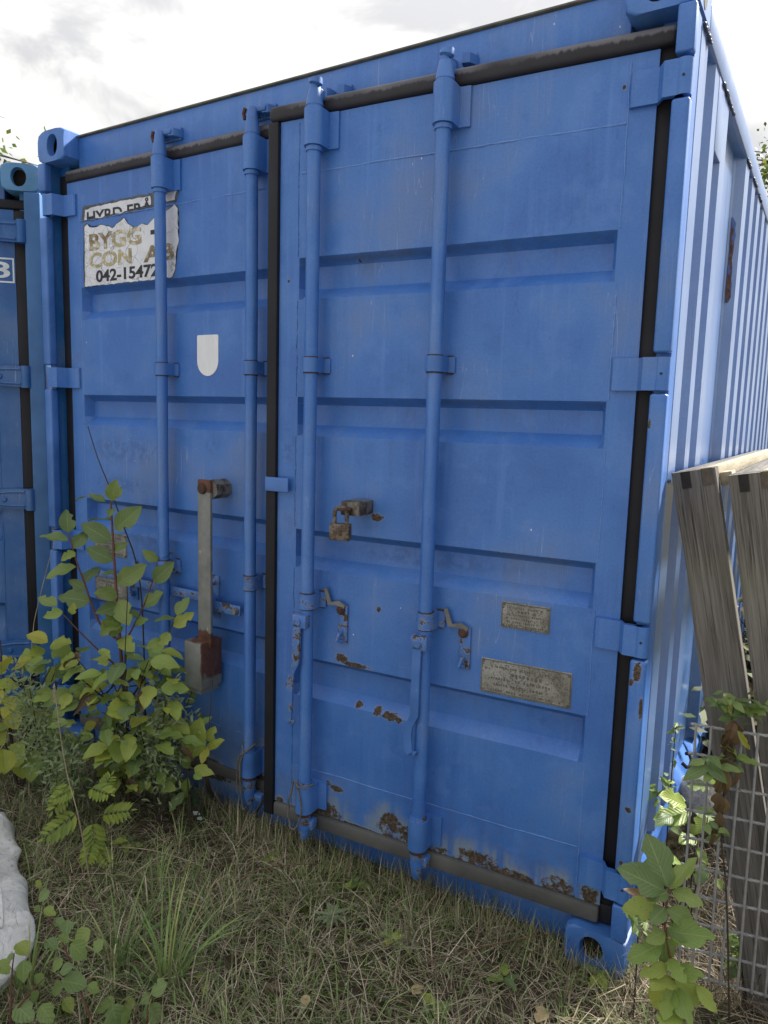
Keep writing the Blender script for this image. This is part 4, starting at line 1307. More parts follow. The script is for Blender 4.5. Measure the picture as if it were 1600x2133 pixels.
MAT['leafd'] = leaf_material('dry_leaf', [(0.0, (0.055, 0.032, 0.018)), (0.5, (0.125, 0.075, 0.040)), (1.0, (0.22, 0.145, 0.07))], vein=(0.07, 0.04, 0.02), trans=0.15)
MAT['stemr'] = plain('red_brown_bark', (0.065, 0.024, 0.016), (0.125, 0.048, 0.030), 30, 0.6)
MAT['stemd'] = plain('dark_dry_stalk', (0.018, 0.013, 0.010), (0.05, 0.036, 0.026), 30, 0.8)
MAT['stemg'] = plain('green_stalk', (0.06, 0.085, 0.025), (0.12, 0.14, 0.04), 30, 0.6)
MAT['straw'] = plain('dry_straw', (0.20, 0.16, 0.10), (0.36, 0.30, 0.20), 20, 0.7)

def leaf_mesh(name, ratio, mat, seed, shape=0.45, bites=2, ser=0.0, curl=0.25, n=11, fold=0.28):
    """unit-length leaf along +X; shape: where it is widest; bites: insect bites in its edge"""
    rr = random.Random(seed)
    us = [i / n for i in range(n + 1)]
    def wid(u):
        a = shape / (1 - shape) if shape < 0.5 else 1.0
        if u <= 0 or u >= 1: return 0.0
        p_ = math.log(0.5) / math.log(shape)
        return math.sin(math.pi * u ** p_) ** 0.82 * 0.5 * ratio
    cuts = []
    for _ in range(bites):
        if rr.random() < 0.75: cuts.append((rr.uniform(0.25, 0.95), rr.choice((-1, 1)), rr.uniform(0.05, 0.12), rr.uniform(0.25, 0.7)))
    vs_, uvs, fs = [], [], []
    wav = rr.uniform(0, 6)
    tw = rr.uniform(-0.25, 0.25)
    for i, u in enumerate(us):
        for j, s_ in enumerate((-1, -0.5, 0, 0.5, 1)):
            w0 = wid(u)
            w_ = w0 * abs(s_)
            if abs(s_) == 1:
                w_ *= 1 + (ser * (1 if i % 2 else -1))
                for (cu2, cs, cw, cd) in cuts:
                    if cs * s_ > 0 and abs(u - cu2) < cw: w_ *= 1 - cd * (1 - abs(u - cu2) / cw * 0.6)
            y = math.copysign(w_, s_) if s_ else 0.0
            z = fold * abs(y) - curl * u * u * 0.55 + (0.022 * math.sin(u * 13 + wav + s_ * 2) if abs(s_) == 1 else 0)
            z += tw * y * u
            vs_.append((u, y, z))
            uvs.append((u, 0.5 + 0.5 * s_))
    m_ = 5
    for i in range(n):
        for j in range(m_ - 1):
            fs.append((i * m_ + j, (i + 1) * m_ + j, (i + 1) * m_ + j + 1, i * m_ + j + 1))
    # stalk
    me = bpy.data.meshes.new(name)
    me.from_pydata(vs_, [], fs)
    ul = me.uv_layers.new(name='UVMap')
    for lp in me.loops:
        ul.data[lp.index].uv = uvs[lp.vertex_index]
    me.materials.append(mat)
    for p_ in me.polygons: p_.use_smooth = True
    return me
def variants(name, ratio, mat, cnt, **kw):
    return [leaf_mesh(name, ratio * (0.88 + 0.24 * random.Random(i).random()), mat, 100 + i * 7, **kw) for i in range(cnt)]
LV = {
    'g': variants('leaf', 0.56, MAT['leaf'], 8, bites=2, curl=0.35),
    'y': variants('leaf', 0.55, MAT['leafy'], 12, bites=3, curl=0.4),
    'h': variants('leaf', 0.82, MAT['leafh'], 5, bites=1, ser=0.07, shape=0.5, n=17),
    'r': variants('leaf', 0.34, MAT['leafr'], 4, bites=0, ser=0.08, n=11, curl=0.12),
    'a': variants('leaf', 0.88, MAT['leafa'], 5, bites=1, ser=0.04, shape=0.42, curl=0.12, n=13),
    'm': variants('leaf', 0.42, MAT['leafm'], 4, bites=0, shape=0.42),
    'd': variants('leaf', 0.40, MAT['leafd'], 5, bites=2, curl=0.9, fold=0.7),
    'big': variants('leaf', 0.50, MAT['leafy'], 7, bites=3, ser=0.035, n=17, shape=0.5),
    'bigg': variants('leaf', 0.50, MAT['leaf'], 4, bites=3, ser=0.035, n=17, shape=0.5),
}
def put_leaf(parent, kind, base, tip, nrm, rr, name='leaf', wsc=1.0):
    base, tip = Vector(base), Vector(tip)
    ax = tip - base
    ln = ax.length
    if ln < 1e-4: return
    ax.normalize()
    nrm = Vector(nrm)
    nrm = (nrm - ax * nrm.dot(ax))
    if nrm.length < 1e-3: nrm = ax.orthogonal()
    nrm.normalize()
    sd_ = nrm.cross(ax)
    me = rr.choice(LV[kind])
    o = bpy.data.objects.new(name, me)
    col.objects.link(o)
    mt = Matrix((ax * ln, sd_ * ln * wsc, nrm * ln)).transposed().to_4x4()
    mt.translation = base - parent.location
    o.parent = parent
    o.matrix_basis = mt
    return o
TOCAM = lambda p_: (CAM - Vector(p_)).normalized()
UP = Vector((0, 0, 1))
def plant(name, base, label, cat, group=None):
    e = empty(name, base)
    tag(e, label, cat, group)
    return e
def stem(e, pts, r0, r1, mat, name='stem', n=7):
    pts = [Vector(p_) - e.location for p_ in pts]
    # smooth the polyline
    for _ in range(2):
        q = [pts[0]]
        for a_, b_ in zip(pts, pts[1:]):
            q += [a_.lerp(b_, 0.25), a_.lerp(b_, 0.75)]
        q.append(pts[-1])
        pts = q
    rs = [r0 + (r1 - r0) * i / (len(pts) - 1) for i in range(len(pts))]
    return B().tube(pts, rs, n).obj(name, mat, e, 80)
def gp(px, py, z=0.0):
    d = cf + cr * ((px - 800) / FPX) - cu * ((py - 1066.5) / FPX)
    t = (z - CAM.z) / d.z
    return CAM + d * t

# --- tall red-stemmed sapling before the left door
rr = random.Random(11)
base = at(268, 1668, 2.74); base.z = gh(base.x, base.y) - 0.02
sap = plant('sapling', base, 'tall leafy sapling with a red-brown stem before the left door', 'sapling')
DS = 2.72
j0 = at(250, 1335, DS)
main_pts = [base, at(262, 1500, 2.73), j0, at(240, 1200, DS), at(234, 1100, DS), at(231, 1045, DS)]
stem(sap, main_pts, 0.0085, 0.0028, MAT['stemr'])
stem(sap, [j0, at(225, 1318, DS - .02), at(202, 1292, DS - .03), at(177, 1216, DS - .04), at(159, 1169, DS - .05), at(143, 1110, DS - .05)], 0.0055, 0.0020, MAT['stemr'], 'branch')
stem(sap, [at(252, 1355, DS), at(275, 1310, DS + .02), at(301, 1261, DS + .03), at(320, 1205, DS + .03), at(331, 1160, DS + .03)], 0.0042, 0.0018, MAT['stemr'], 'branch')
stem(sap, [at(262, 1470, DS), at(300, 1415, DS - .05), at(330, 1366, DS - .08), at(352, 1315, DS - .08), at(368, 1285, DS - .08)], 0.0045, 0.0018, MAT['stemd'], 'branch')
stem(sap, [at(258, 1400, DS), at(200, 1350, DS - .06), at(160, 1310, DS - .1), at(125, 1272, DS - .12)], 0.0040, 0.0016, MAT['stemr'], 'branch')
stem(sap, [at(262, 1480, DS), at(210, 1450, DS - .10), at(165, 1410, DS - .15)], 0.0042, 0.0018, MAT['stemd'], 'branch')
stem(sap, [at(264, 1560, DS), at(330, 1520, DS - .05), at(385, 1480, DS - .08), at(400, 1440, DS - .08)], 0.0042, 0.0018, MAT['stemd'], 'branch')
SAP = [ # base, tip, kind, depth offset, tip depth offset, face (0 up .. 1 camera)
 ((231,1042),(240,1003),'g',0,-.05,.8),((231,1044),(253,1011),'g',0,.03,.5),((219,1045),(186,1026),'g',0,-.02,.5),((185,1034),(156,1039),'g',0,0,.1),((233,1060),(228,1064+8),'g',0,-.04,.6),
 ((231,1084),(184,1076),'g',0,.02,.15),((240,1104),(290,1056),'g',0,-.02,.85),((231,1127),(168,1089),'g',0,-.03,.85),((236,1168),(180,1140),'g',0,-.04,.9),((233,1150),(266,1126),'g',0,.02,.35),
 ((240,1192),(211,1193),'g',0,-.03,.3),((246,1216),(300,1177),'g',0,-.03,.85),
 ((143,1110),(138,1060),'g',-.05,-.05,.95),((141,1127),(83,1108),'g',-.05,-.06,.45),((152,1142),(182,1104),'g',-.05,0,.6),((157,1150),(129,1164),'y',-.05,-.1,.5),((159,1181),(92,1196),'g',-.05,-.08,.45),((177,1215),(203,1173),'g',-.04,.03,.3),
 ((178,1230),(143,1207),'g',-.04,-.06,.9),((187,1253),(121,1241),'g',-.04,-.09,.8),((119,1261),(78,1240),'g',-.12,-.12,.6),((131,1274),(90,1282),'y',-.12,-.16,.6),((150,1280),(152,1258),'y',-.1,-.12,.8),
 ((330,1168),(297,1148),'g',.03,0,.9),((331,1166),(361,1146),'g',.03,.05,.2),((320,1212),(358,1173),'g',.03,0,.9),((301,1262),(334,1232),'g',.03,.0,.7),((281,1300),(305,1288),'y',.02,0,.5),((290,1285),(262,1270),'g',.02,0,.5),
 ((367,1281),(392,1241),'g',-.08,-.06,.4),((366,1288),(320,1288),'g',-.08,-.12,.1),((361,1305),(402,1277),'y',-.08,-.08,.9),((352,1316),(333,1352),'y',-.08,-.12,.9),((341,1334),(303,1348),'y',-.08,-.12,.8),((330,1366),(356,1362),'y',-.08,-.1,.7),
 ((246,1240),(202,1232),'g',0,-.08,.7),((248,1262),(205,1275),'g',0,-.08,.9),((247,1250),(265,1300),'g',0,-.05,.9),((250,1320),(222,1300),'y',0,-.08,.9),((250,1330),(276,1350),'y',0,-.06,.8),((245,1280),(215,1320),'g',0,-.09,.95)]
for (bp_, tp, kd, d0, d1, fc) in SAP:
    a_ = at(bp_[0], bp_[1], DS + d0); t_ = at(tp[0], tp[1], DS + d1)
    nr = UP * (1 - fc) + TOCAM(a_) * fc + Vector((rr.uniform(-.2, .2), rr.uniform(-.2, .2), rr.uniform(-.1, .1)))
    put_leaf(sap, kd, a_, t_, nr, rr, wsc=1.12)
# lower mass of leaves along hidden twigs
for i in range(275):
    t_ = rr.random()
    px = 268 + rr.gauss(0, 1) * 68 - 8
    py = 1335 + 300 * rr.random() ** 0.85
    px = max(105, min(405, px))
    if py < 1420 and px > 330 + (py - 1335) * .6: px = 300 - rr.random() * 100
    dd = 2.70 + rr.uniform(-.20, .10)
    a_ = at(px, py, dd)
    ang = math.atan2(a_.y - base.y + rr.uniform(-.2, .2), a_.x - base.x + rr.uniform(-.2, .2))
    ln = rr.choice((rr.uniform(0.035, 0.06), rr.uniform(0.06, 0.085), rr.uniform(0.075, 0.105)))
    tip = a_ + Vector((math.cos(ang), math.sin(ang), rr.uniform(-.55, .25))).normalized() * ln
    fc = rr.uniform(0.0, 0.7)
    put_leaf(sap, rr.choice(('y', 'y', 'y', 'y', 'y', 'y', 'g', 'g', 'h', 'y')) if rr.random() > 0.03 else 'd', a_, tip, UP * (1 - fc) + TOCAM(a_) * fc + Vector((rr.uniform(-.3, .3), rr.uniform(-.3, .3), 0)), rr, wsc=1.1)
    if i % 11 == 0:
        stem(sap, [base + Vector((0, 0, 0.15 + 0.5 * rr.random())), base.lerp(a_, .6) + Vector((0, 0, .15)), a_], 0.003, 0.0012, MAT['stemd'], 'branch', 5)

# --- hazel-like shrub at the left edge
base = at(40, 1655, 2.85); base.z = gh(base.x, base.y) - 0.02
hz = plant('hazel_shrub', base, 'yellowing broad-leaved shrub at the left edge beside the darker container', 'shrub')
for i in range(9):
    tx, ty = rr.uniform(-60, 130), rr.uniform(1320, 1560)
    stem(hz, [base, base.lerp(at(tx, ty, 2.78), .5) + Vector((rr.uniform(-.04, .04), 0, .08)), at(tx, ty, 2.75)], 0.005, 0.0016, MAT['stemd'], 'branch', 5)
HZL = [((100,1338),(58,1320)),((95,1355),(62,1360)),((105,1345),(145,1336)),((80,1370),(35,1385)),((60,1375),(90,1395)),((5,1405),(0,1372)),((40,1430),(2,1425)),((35,1450),(4,1490)),((75,1440),(110,1460)),((20,1480),(28,1500)),
       ((50,1545),(20,1600)),((10,1520),(-20,1560)),((5,1560),(12,1610)),((50,1560),(45,1625)),((75,1560),(60,1630)),((30,1390),(60,1370)),((110,1350),(140,1365)),((-10,1330),(-60,1350)),((-20,1420),(-70,1450)),((-15,1510),(-70,1530)),((10,1440),(-30,1470)),((95,1420),(120,1400)),((65,1470),(25,1482)),((70,1500),(108,1490))]
for (bp_, tp) in HZL:
    dd = 2.74 + rr.uniform(-.10, .08)
    a_ = at(bp_[0], bp_[1], dd); t_ = at(tp[0], tp[1], dd - rr.uniform(0, .08))
    d_ = (t_ - a_); t_ = a_ + d_ * max(1.0, 0.085 / d_.length)
    put_leaf(hz, 'h', a_, t_, UP * .5 + TOCAM(a_) * .5 + Vector((rr.uniform(-.25, .25), rr.uniform(-.25, .25), 0)), rr)
for i in range(40):
    dd = 2.80 + rr.uniform(-.12, .15)
    a_ = at(rr.uniform(-90, 130), rr.uniform(1360, 1640), dd)
    ang = rr.uniform(0, 6.28)
    t_ = a_ + Vector((math.cos(ang), math.sin(ang), rr.uniform(-.5, .2))).normalized() * rr.uniform(.06, .10)
    put_leaf(hz, rr.choice('hhy'), a_, t_, UP * .5 + TOCAM(a_) * .5 + Vector((rr.uniform(-.3, .3), rr.uniform(-.3, .3), 0)), rr)

# --- feathery grey-green herbs: many tiny leaflets, one foliage part
def herb(name, base, tops, label, n, lf=(0.014, 0.036), mat='leafg', smat='stemd', spread=0.05, seed=0, cat='herb', wd=0.30):
    rr = random.Random(seed)
    e = plant(name, base, label, cat)
    vs_, fs, uvs = [], [], []
    for tp in tops:
        pts = [Vector(base), Vector(base).lerp(tp, .5) + Vector((rr.uniform(-.02, .02), rr.uniform(-.02, .02), 0)), Vector(tp)]
        stem(e, pts, 0.0032, 0.0012, MAT[smat], 'stem', 5)
        for i in range(n):
            t = 0.45 + 0.57 * rr.random() ** 0.7
            c0 = Vector(base).lerp(tp, min(t, 1.03)) + Vector((rr.gauss(0, spread), rr.gauss(0, spread), rr.gauss(0, spread * .55)))
            ax = Vector((rr.gauss(0, 1), rr.gauss(0, 1), rr.gauss(0.2, .7))).normalized() * rr.uniform(*lf)
            nr = (UP + TOCAM(c0) * .6 + Vector((rr.gauss(0, .5), rr.gauss(0, .5), 0))).normalized()
            sd_ = nr.cross(ax).normalized() * ax.length * wd
            o_ = len(vs_)
            p0 = c0 - e.location
            vs_ += [p0, p0 + ax * .5 + sd_ * .5 + nr * ax.length * .08, p0 + ax, p0 + ax * .5 - sd_ * .5 + nr * ax.length * .08]
            uvs += [(0, .5), (.5, 1), (1, .5), (.5, 0)]
            fs += [(o_, o_ + 1, o_ + 2), (o_, o_ + 2, o_ + 3)]
    me = bpy.data.meshes.new('foliage')
    me.from_pydata(vs_, [], fs)
    ul = me.uv_layers.new(name='UVMap')
    for lp in me.loops: ul.data[lp.index].uv = uvs[lp.vertex_index]
    me.materials.append(MAT[mat])
    f_ = link('foliage', me, e)
    f_['kind'] = 'stuff'
    return e
def gbase(px, py, d):
    p_ = at(px, py, d); p_.z = gh(p_.x, p_.y) - 0.01
    return p_
herb('mugwort_herb', gbase(120, 1680, 2.55), [at(95, 1500, 2.52), at(130, 1530, 2.50), at(60, 1425, 2.55), at(150, 1570, 2.5), at(40, 1400, 2.56)], 'grey-green feathery herb in front of the yellowing shrub', 260, seed=3, spread=0.034)
herb('mugwort_herb', gbase(330, 1660, 2.60), [at(350, 1430, 2.58), at(330, 1500, 2.55), at(380, 1490, 2.58), at(290, 1510, 2.55), at(345, 1560, 2.55)], 'grey-green feathery herb in front of the sapling and lock housing', 230, seed=4, spread=0.034)
# broad yellow-tipped leaves of a ground herb right of the sapling
gb = plant('willowherb', gbase(395, 1690, 2.60), 'drooping herb with long yellow-tipped leaves beside the glass bottle', 'herb')
stem(gb, [gb.location, at(392, 1600, 2.60), at(375, 1530, 2.60), at(350, 1480, 2.6)], 0.004, 0.0015, MAT['stemd'])
for (bp_, tp) in [((392,1590),(405,1545)),((395,1600),(368,1570)),((385,1650),(350,1690)),((392,1620),(380,1670)),((340,1500),(305,1535)),((330,1560),(300,1590)),((345,1520),(385,1540)),((398,1580),(415,1500)),((405,1520),(440,1490)),((430,1560),(465,1540)),((432,1555),(420,1590)),((433,1545),(448,1513)),((350,1455),(330,1480)),((400,1505),(428,1525))]:
    a_ = at(*bp_, 2.60); t_ = at(*tp, 2.58 + rr.uniform(-.04, .04))
    put_leaf(gb, rr.choice(('y', 'y', 'h', 'g')), a_, t_, UP * .4 + TOCAM(a_) * .6, rr, wsc=0.72)
stem(gb, [gb.location, at(430, 1640, 2.60), at(432, 1560, 2.61), at(445, 1395, 2.62)], 0.003, 0.0008, MAT['stemd'])

# --- rowan seedling with pinnate leaves
rb = plant('rowan_seedling', gbase(205, 1725, 2.42), 'yellow-green seedling with feather-shaped leaves near the white bag', 'seedling')
stem(rb, [rb.location, at(195, 1690, 2.42), at(170, 1640, 2.44), at(160, 1590, 2.45)], 0.0035, 0.0015, MAT['stemd'])
FR = [((175,1685),(92,1745)),((190,1700),(200,1782)),((200,1700),(272,1688)),((205,1660),(232,1615)),((165,1640),(110,1665)),((150,1620),(110,1690)),((180,1640),(230,1655)),((195,1740),(180,1800)),((200,1755),(225,1800))]
for (bp_, tp) in FR:
    a_ = at(*bp_, 2.42); t_ = at(*tp, 2.40 + rr.uniform(-.05, .05))
    stem(rb, [a_, a_.lerp(t_, .5) + Vector((0, 0, .008)), t_], 0.0014, 0.0006, MAT['stemg'], 'leaf_stalk', 5)
    ax = t_ - a_
    nr = (UP * .45 + TOCAM(a_) * .55).normalized()
    sd_ = nr.cross(ax).normalized()
    npair = 6
    for q in range(npair + 1):
        f = 0.22 + 0.78 * q / npair
        p_ = a_.lerp(t_, f)
        ll = ax.length * 0.34 * math.sin(math.pi * (0.25 + 0.62 * f)) + 0.008
        if q == npair:
            put_leaf(rb, 'r', p_, p_ + ax.normalized() * ll, nr, rr)
        else:
            for s_ in (-1, 1):
                put_leaf(rb, 'r', p_, p_ + (ax.normalized() * .62 + sd_ * s_ * .8).normalized() * ll + nr * rr.uniform(-.006, .004), nr + Vector((rr.uniform(-.15, .15), rr.uniform(-.15, .15), 0)), rr)

# --- round-leaved aspen seedlings close to the camera
def aspen(base, stems, leaves, label, d, seed):
    rr = random.Random(seed)
    e = plant('aspen_seedling', base, label, 'seedling', 'round-leaved seedlings in the near grass')
    for s_ in stems:
        stem(e, [at(x, y, dd) for (x, y, dd) in s_], 0.0032, 0.0012, MAT['stemr'])
    for (x, y, r_) in leaves:
        c0 = at(x, y, d + rr.uniform(-.05, .05))
        ln = r_ * 2.25 / FPX * d
        ang = rr.uniform(0, 6.28)
        ax = (cr * math.cos(ang) - cu * (0.35 + 0.5 * abs(math.sin(ang))) + cf * rr.uniform(-.4, .4)).normalized()
        put_leaf(e, 'a', c0 - ax * ln * .5, c0 + ax * ln * .5, UP * .45 + TOCAM(c0) * .55 + Vector((rr.uniform(-.3, .3), rr.uniform(-.3, .3), 0)), rr)
    return e
def z8(lst): return [(x / 4.509, 1660 + y / 4.509, r / 4.509) for (x, y, r) in lst]
aspen(at(210, 2180, 1.74), [[(210, 2190, 1.74), (185, 2110, 1.75), (150, 2020, 1.78), (137, 1975, 1.8), (110, 1925, 1.82), (78, 1868, 1.84)]],
      z8([(740,1450,98),(775,1320,85),(630,1230,62),(480,1390,60),(410,930,62),(470,1080,58),(560,1190,50),(705,1750,105),(540,1800,75),(980,1970,100),(1080,2060,95),(925,1400,58),(600,1330,55),(540,1580,62),(640,1960,70),(880,1800,60),(360,820,40),(350,1050,35),(620,1620,60)]),
      'round-leaved seedling with a reddish stem in the near grass, right of the white bag', 1.78, 1)
aspen(at(20, 2190, 1.74), [[(20, 2200, 1.74), (22, 2100, 1.76), (25, 2020, 1.78), (30, 1985, 1.79)], [(22, 2120, 1.76), (60, 2070, 1.77), (90, 2040, 1.78)]],
      z8([(210,1430,75),(220,1640,82),(370,1720,60),(230,2030,105),(440,2040,90),(40,1600,70),(450,2120,70),(20,2110,80),(90,1520,50),(320,1880,50)]),
      'round-leaved seedling in the bottom left corner of the photo', 1.78, 2)
aspen(at(315, 2190, 1.78), [[(315, 2200, 1.78), (305, 2120, 1.79), (312, 2080, 1.8), (325, 2055, 1.81)]],
      z8([(1490,1800,75),(1455,2040,95),(1375,1900,60),(1220,1950,60),(1180,2070,70),(1400,2080,70)]),
      'round-leaved seedling beside the tall green grass tuft', 1.80, 3)

# --- big-leaved sapling at the right corner post
rs_ = plant('sapling', at(1412, 2150, 1.66), 'bright large-leaved sapling at the right corner of the container', 'sapling')
rs_.location.z = gh(rs_.location.x, rs_.location.y) - 0.01
RDp = 1.66
stem(rs_, [rs_.location, at(1408, 2080, RDp), at(1398, 2000, RDp), at(1385, 1940, RDp), at(1386, 1900, RDp), at(1393, 1850, RDp)], 0.0045, 0.0022, MAT['stemr'])
RS = [((1392,1848),(1352,1746),'bigg',.75,1.15),((1384,1856),(1301,1811),'bigg',.7,1.0),((1395,1852),(1440,1788),'g',.25,.7),((1392,1858),(1353,1870),'bigg',.6,1.3),((1400,1856),(1459,1880),'bigg',.7,1.2),
      ((1378,1893),(1300,1891),'big',.75,1.05),((1386,1890),(1357,1917),'bigg',.6,1.2),((1389,1893),(1447,1924),'bigg',.75,1.15),((1387,1940),(1481,1950),'big',.8,1.05),((1387,1936),(1449,1950),'bigg',.6,1.0),
      ((1384,1940),(1350,1957),'bigg',.7,1.4),((1383,1945),(1380,2007),'bigg',.8,1.2),((1380,1965),(1314,1996),'big',.85,1.25),((1392,1955),(1402,1990),'big',.6,1.4),((1392,2012),(1340,2027),'big',.6,1.1),
      ((1392,1996),(1425,2042),'big',.85,1.3),((1403,2052),(1357,2096),'big',.85,1.25),((1400,2022),(1462,2030),'big',.6,1.1),((1402,2030),(1458,2098),'big',.85,1.0),((1408,2055),(1436,2130),'big',.8,1.0),
      ((1450,2050),(1492,2107),'big',.8,1.1),((1403,2058),(1384,2116),'big',.7,1.1),((1410,2090),(1380,2140),'big',.6,1.1),((1402,2040),(1362,2052),'big',.5,1.2),((1395,1905),(1420,1935),'g',.5,1.2)]
for (bp_, tp, kd, fc, ws) in RS:
    a_ = at(*bp_, RDp); t_ = at(*tp, RDp - rr.uniform(-.03, .07))
    t_ = a_ + (t_ - a_) * 1.08
    put_leaf(rs_, kd, a_, t_, UP * (1 - fc) + TOCAM(a_) * fc + Vector((rr.uniform(-.12, .12), rr.uniform(-.12, .12), 0)), rr, wsc=ws)

# --- low leaves behind the mesh
ls = plant('bramble', at(1440, 1800, 2.05), 'dull yellow-green leaves growing behind the wire mesh panel', 'shrub')
ls.location.z = 0.01
for (bp_, tp, kd) in [((1430,1680),(1380,1652),'big'),((1440,1690),(1364,1700),'big'),((1435,1690),(1385,1712),'big'),((1445,1690),(1500,1700),'big'),((1475,1700),(1440,1735),'big'),((1450,1745),(1417,1752),'big'),((1452,1765),(1475,1800),'big'),((1415,1830),(1440,1800),'y'),
    ((1430,1635),(1480,1640),'bigg'),((1400,1700),(1366,1715),'g'),((1470,1800),(1450,1840),'bigg'),((1420,1800),(1400,1790),'y'),((1485,1640),(1500,1610),'bigg'),((1490,1830),(1505,1850),'y'),((1330,1930),(1316,1905),'bigg'),((1340,1880),(1325,1850),'d'),((1345,1870),(1320,1875),'d')]:
    dd = 2.0 + rr.uniform(-.05, .12)
    if bp_[0] < 1350: dd = 1.80
    a_ = at(*bp_, dd); t_ = at(*tp, dd - .03)
    put_leaf(ls, kd, a_, t_, UP * .5 + TOCAM(a_) * .5, rr, wsc=1.25)
for (x, y) in ((1432, 1685), (1450, 1745), (1475, 1700), (1415, 1830), (1440, 1640)):
    stem(ls, [ls.location, ls.location.lerp(at(x, y, 2.05), .6), at(x, y, 2.03)], 0.003, 0.0012, MAT['stemd'], 'branch', 5)

# --- mint-like herbs at the mesh
def mint(name, base, path, nodes, label, d, seed, lsz=0.045, dry=None, kind='m'):
    rr = random.Random(seed)
    e = plant(name, base, label, 'herb')
    stem(e, [base] + [at(x, y, d) for x, y in path], 0.0026, 0.0012, MAT['stemd'])
    for (x, y, n, sz) in nodes:
        c0 = at(x, y, d)
        for i in range(n):
            ang = i * 2.4 + rr.uniform(-.6, .6)
            ax = (Vector((math.cos(ang), math.sin(ang), rr.uniform(-.7, .5)))).normalized() * sz * rr.uniform(.55, 1.35)
            c1 = c0 + Vector((rr.gauss(0, .007), rr.gauss(0, .007), rr.gauss(0, .012)))
            put_leaf(e, kind if rr.random() > .12 else 'y', c1, c1 + ax, UP * .6 + TOCAM(c1) * .4 + Vector((rr.gauss(0, .35), rr.gauss(0, .35), 0)), rr, wsc=rr.uniform(.85, 1.4))
    for (x0, y0, x1, y1, ws) in (dry or []):
        a_ = at(x0, y0, d - .005); t_ = at(x1, y1, d - rr.uniform(0, .02))
        put_leaf(e, 'd', a_, t_, TOCAM(a_) + Vector((rr.uniform(-.5, .5), rr.uniform(-.5, .5), 0)), rr, wsc=ws)
    return e
mint('mint_herb', gbase(1535, 2040, 1.76), [(1515, 1850), (1500, 1740), (1510, 1640), (1518, 1540), (1530, 1465)],
     [(1530, 1470, 7, .050), (1500, 1465, 6, .045), (1560, 1465, 6, .045), (1545, 1490, 5, .04), (1580, 1455, 4, .045), (1515, 1455, 5, .04), (1475, 1585, 6, .05), (1480, 1605, 5, .06), (1535, 1580, 6, .042), (1478, 1705, 4, .03), (1490, 1745, 5, .032), (1510, 1722, 3, .03)],
     'herb with green tops and shrivelled brown leaves growing up the wire mesh', 1.76, 5,
     dry=[(1530,1500,1510,1550,1.2),(1525,1520,1515,1575,1.3),(1515,1550,1525,1600,1.3),(1520,1570,1500,1620,1.2),(1510,1600,1495,1660,1.4),(1505,1620,1520,1665,1.2),(1500,1650,1490,1700,1.4),(1505,1660,1515,1710,1.2),(1498,1690,1500,1735,1.2),(1495,1720,1485,1765,1.0),(1530,1600,1540,1645,.9),(1538,1640,1543,1650,.9),(1525,1500,1545,1530,1.2),(1512,1580,1530,1560,1.3)])
put_leaf(bpy.data.objects['mint_herb'], 'h', at(1536, 1520, 1.755), at(1563, 1565, 1.75), TOCAM(at(1550, 1540, 1.8)), rr, wsc=.35)
mint('mint_herb', gbase(1395, 1760, 2.15), [(1392, 1700), (1397, 1640), (1402, 1580), (1408, 1515)],
     [(1408, 1512, 5, .028), (1406, 1532, 4, .014), (1403, 1552, 4, .016), (1400, 1582, 4, .018), (1398, 1640, 6, .040), (1375, 1635, 5, .038), (1395, 1705, 5, .040), (1368, 1655, 5, .03)],
     'slender herb with small leaf whorls between the container side and the mesh', 2.14, 6)
mint('nettle', gbase(1560, 2060, 1.86), [(1545, 2000), (1540, 1960), (1545, 1930)],
     [(1545, 1945, 5, .035), (1540, 1970, 6, .045), (1530, 1985, 6, .045), (1550, 1990, 6, .05), (1545, 2010, 5, .045), (1560, 1965, 4, .03)],
     'small nettle-like herb behind the lower wires of the mesh', 1.95, 7)
mint('nettle', gbase(1330, 1990, 1.82), [(1330, 1950), (1328, 1920)], [(1328, 1915, 6, .04), (1335, 1935, 5, .04)], 'dull green herb at the foot of the right corner post', 1.83, 8)

# ------------------------------------------------------------------ white bulk bag at the left edge
k = M('woven_white_bag')
wv1 = k.n('ShaderNodeTexWave', wave_type='BANDS', bands_direction='X'); wv1.inputs['Scale'].default_value = 95; k.set(wv1.inputs['Vector'], k.co)
wv2 = k.n('ShaderNodeTexWave', wave_type='BANDS', bands_direction='Y'); wv2.inputs['Scale'].default_value = 95; k.set(wv2.inputs['Vector'], k.co)
wvv = k.math('MULTIPLY', wv1.outputs['Fac'], wv2.outputs['Fac'])
dt = k.noise(5, 5, 0.7)
cb = k.ramp(dt, [(0.32, (0.36, 0.36, 0.33)), (0.5, (0.58, 0.58, 0.56)), (0.7, (0.74, 0.74, 0.74))])
cb = k.mix(k.math('MULTIPLY', k.step(k.noise(60, 3, 0.7), 0.60, 0.68), 0.5), cb, (0.16, 0.15, 0.12))
MAT['bag'] = k.fin(cb, 0.75, k.bump(wvv, 0.35, 0.002, k.bump(k.noise(16, 4, 0.6, v=k.map(scale=(1, .5, 1)), dist=1.5), 0.6, 0.02)))
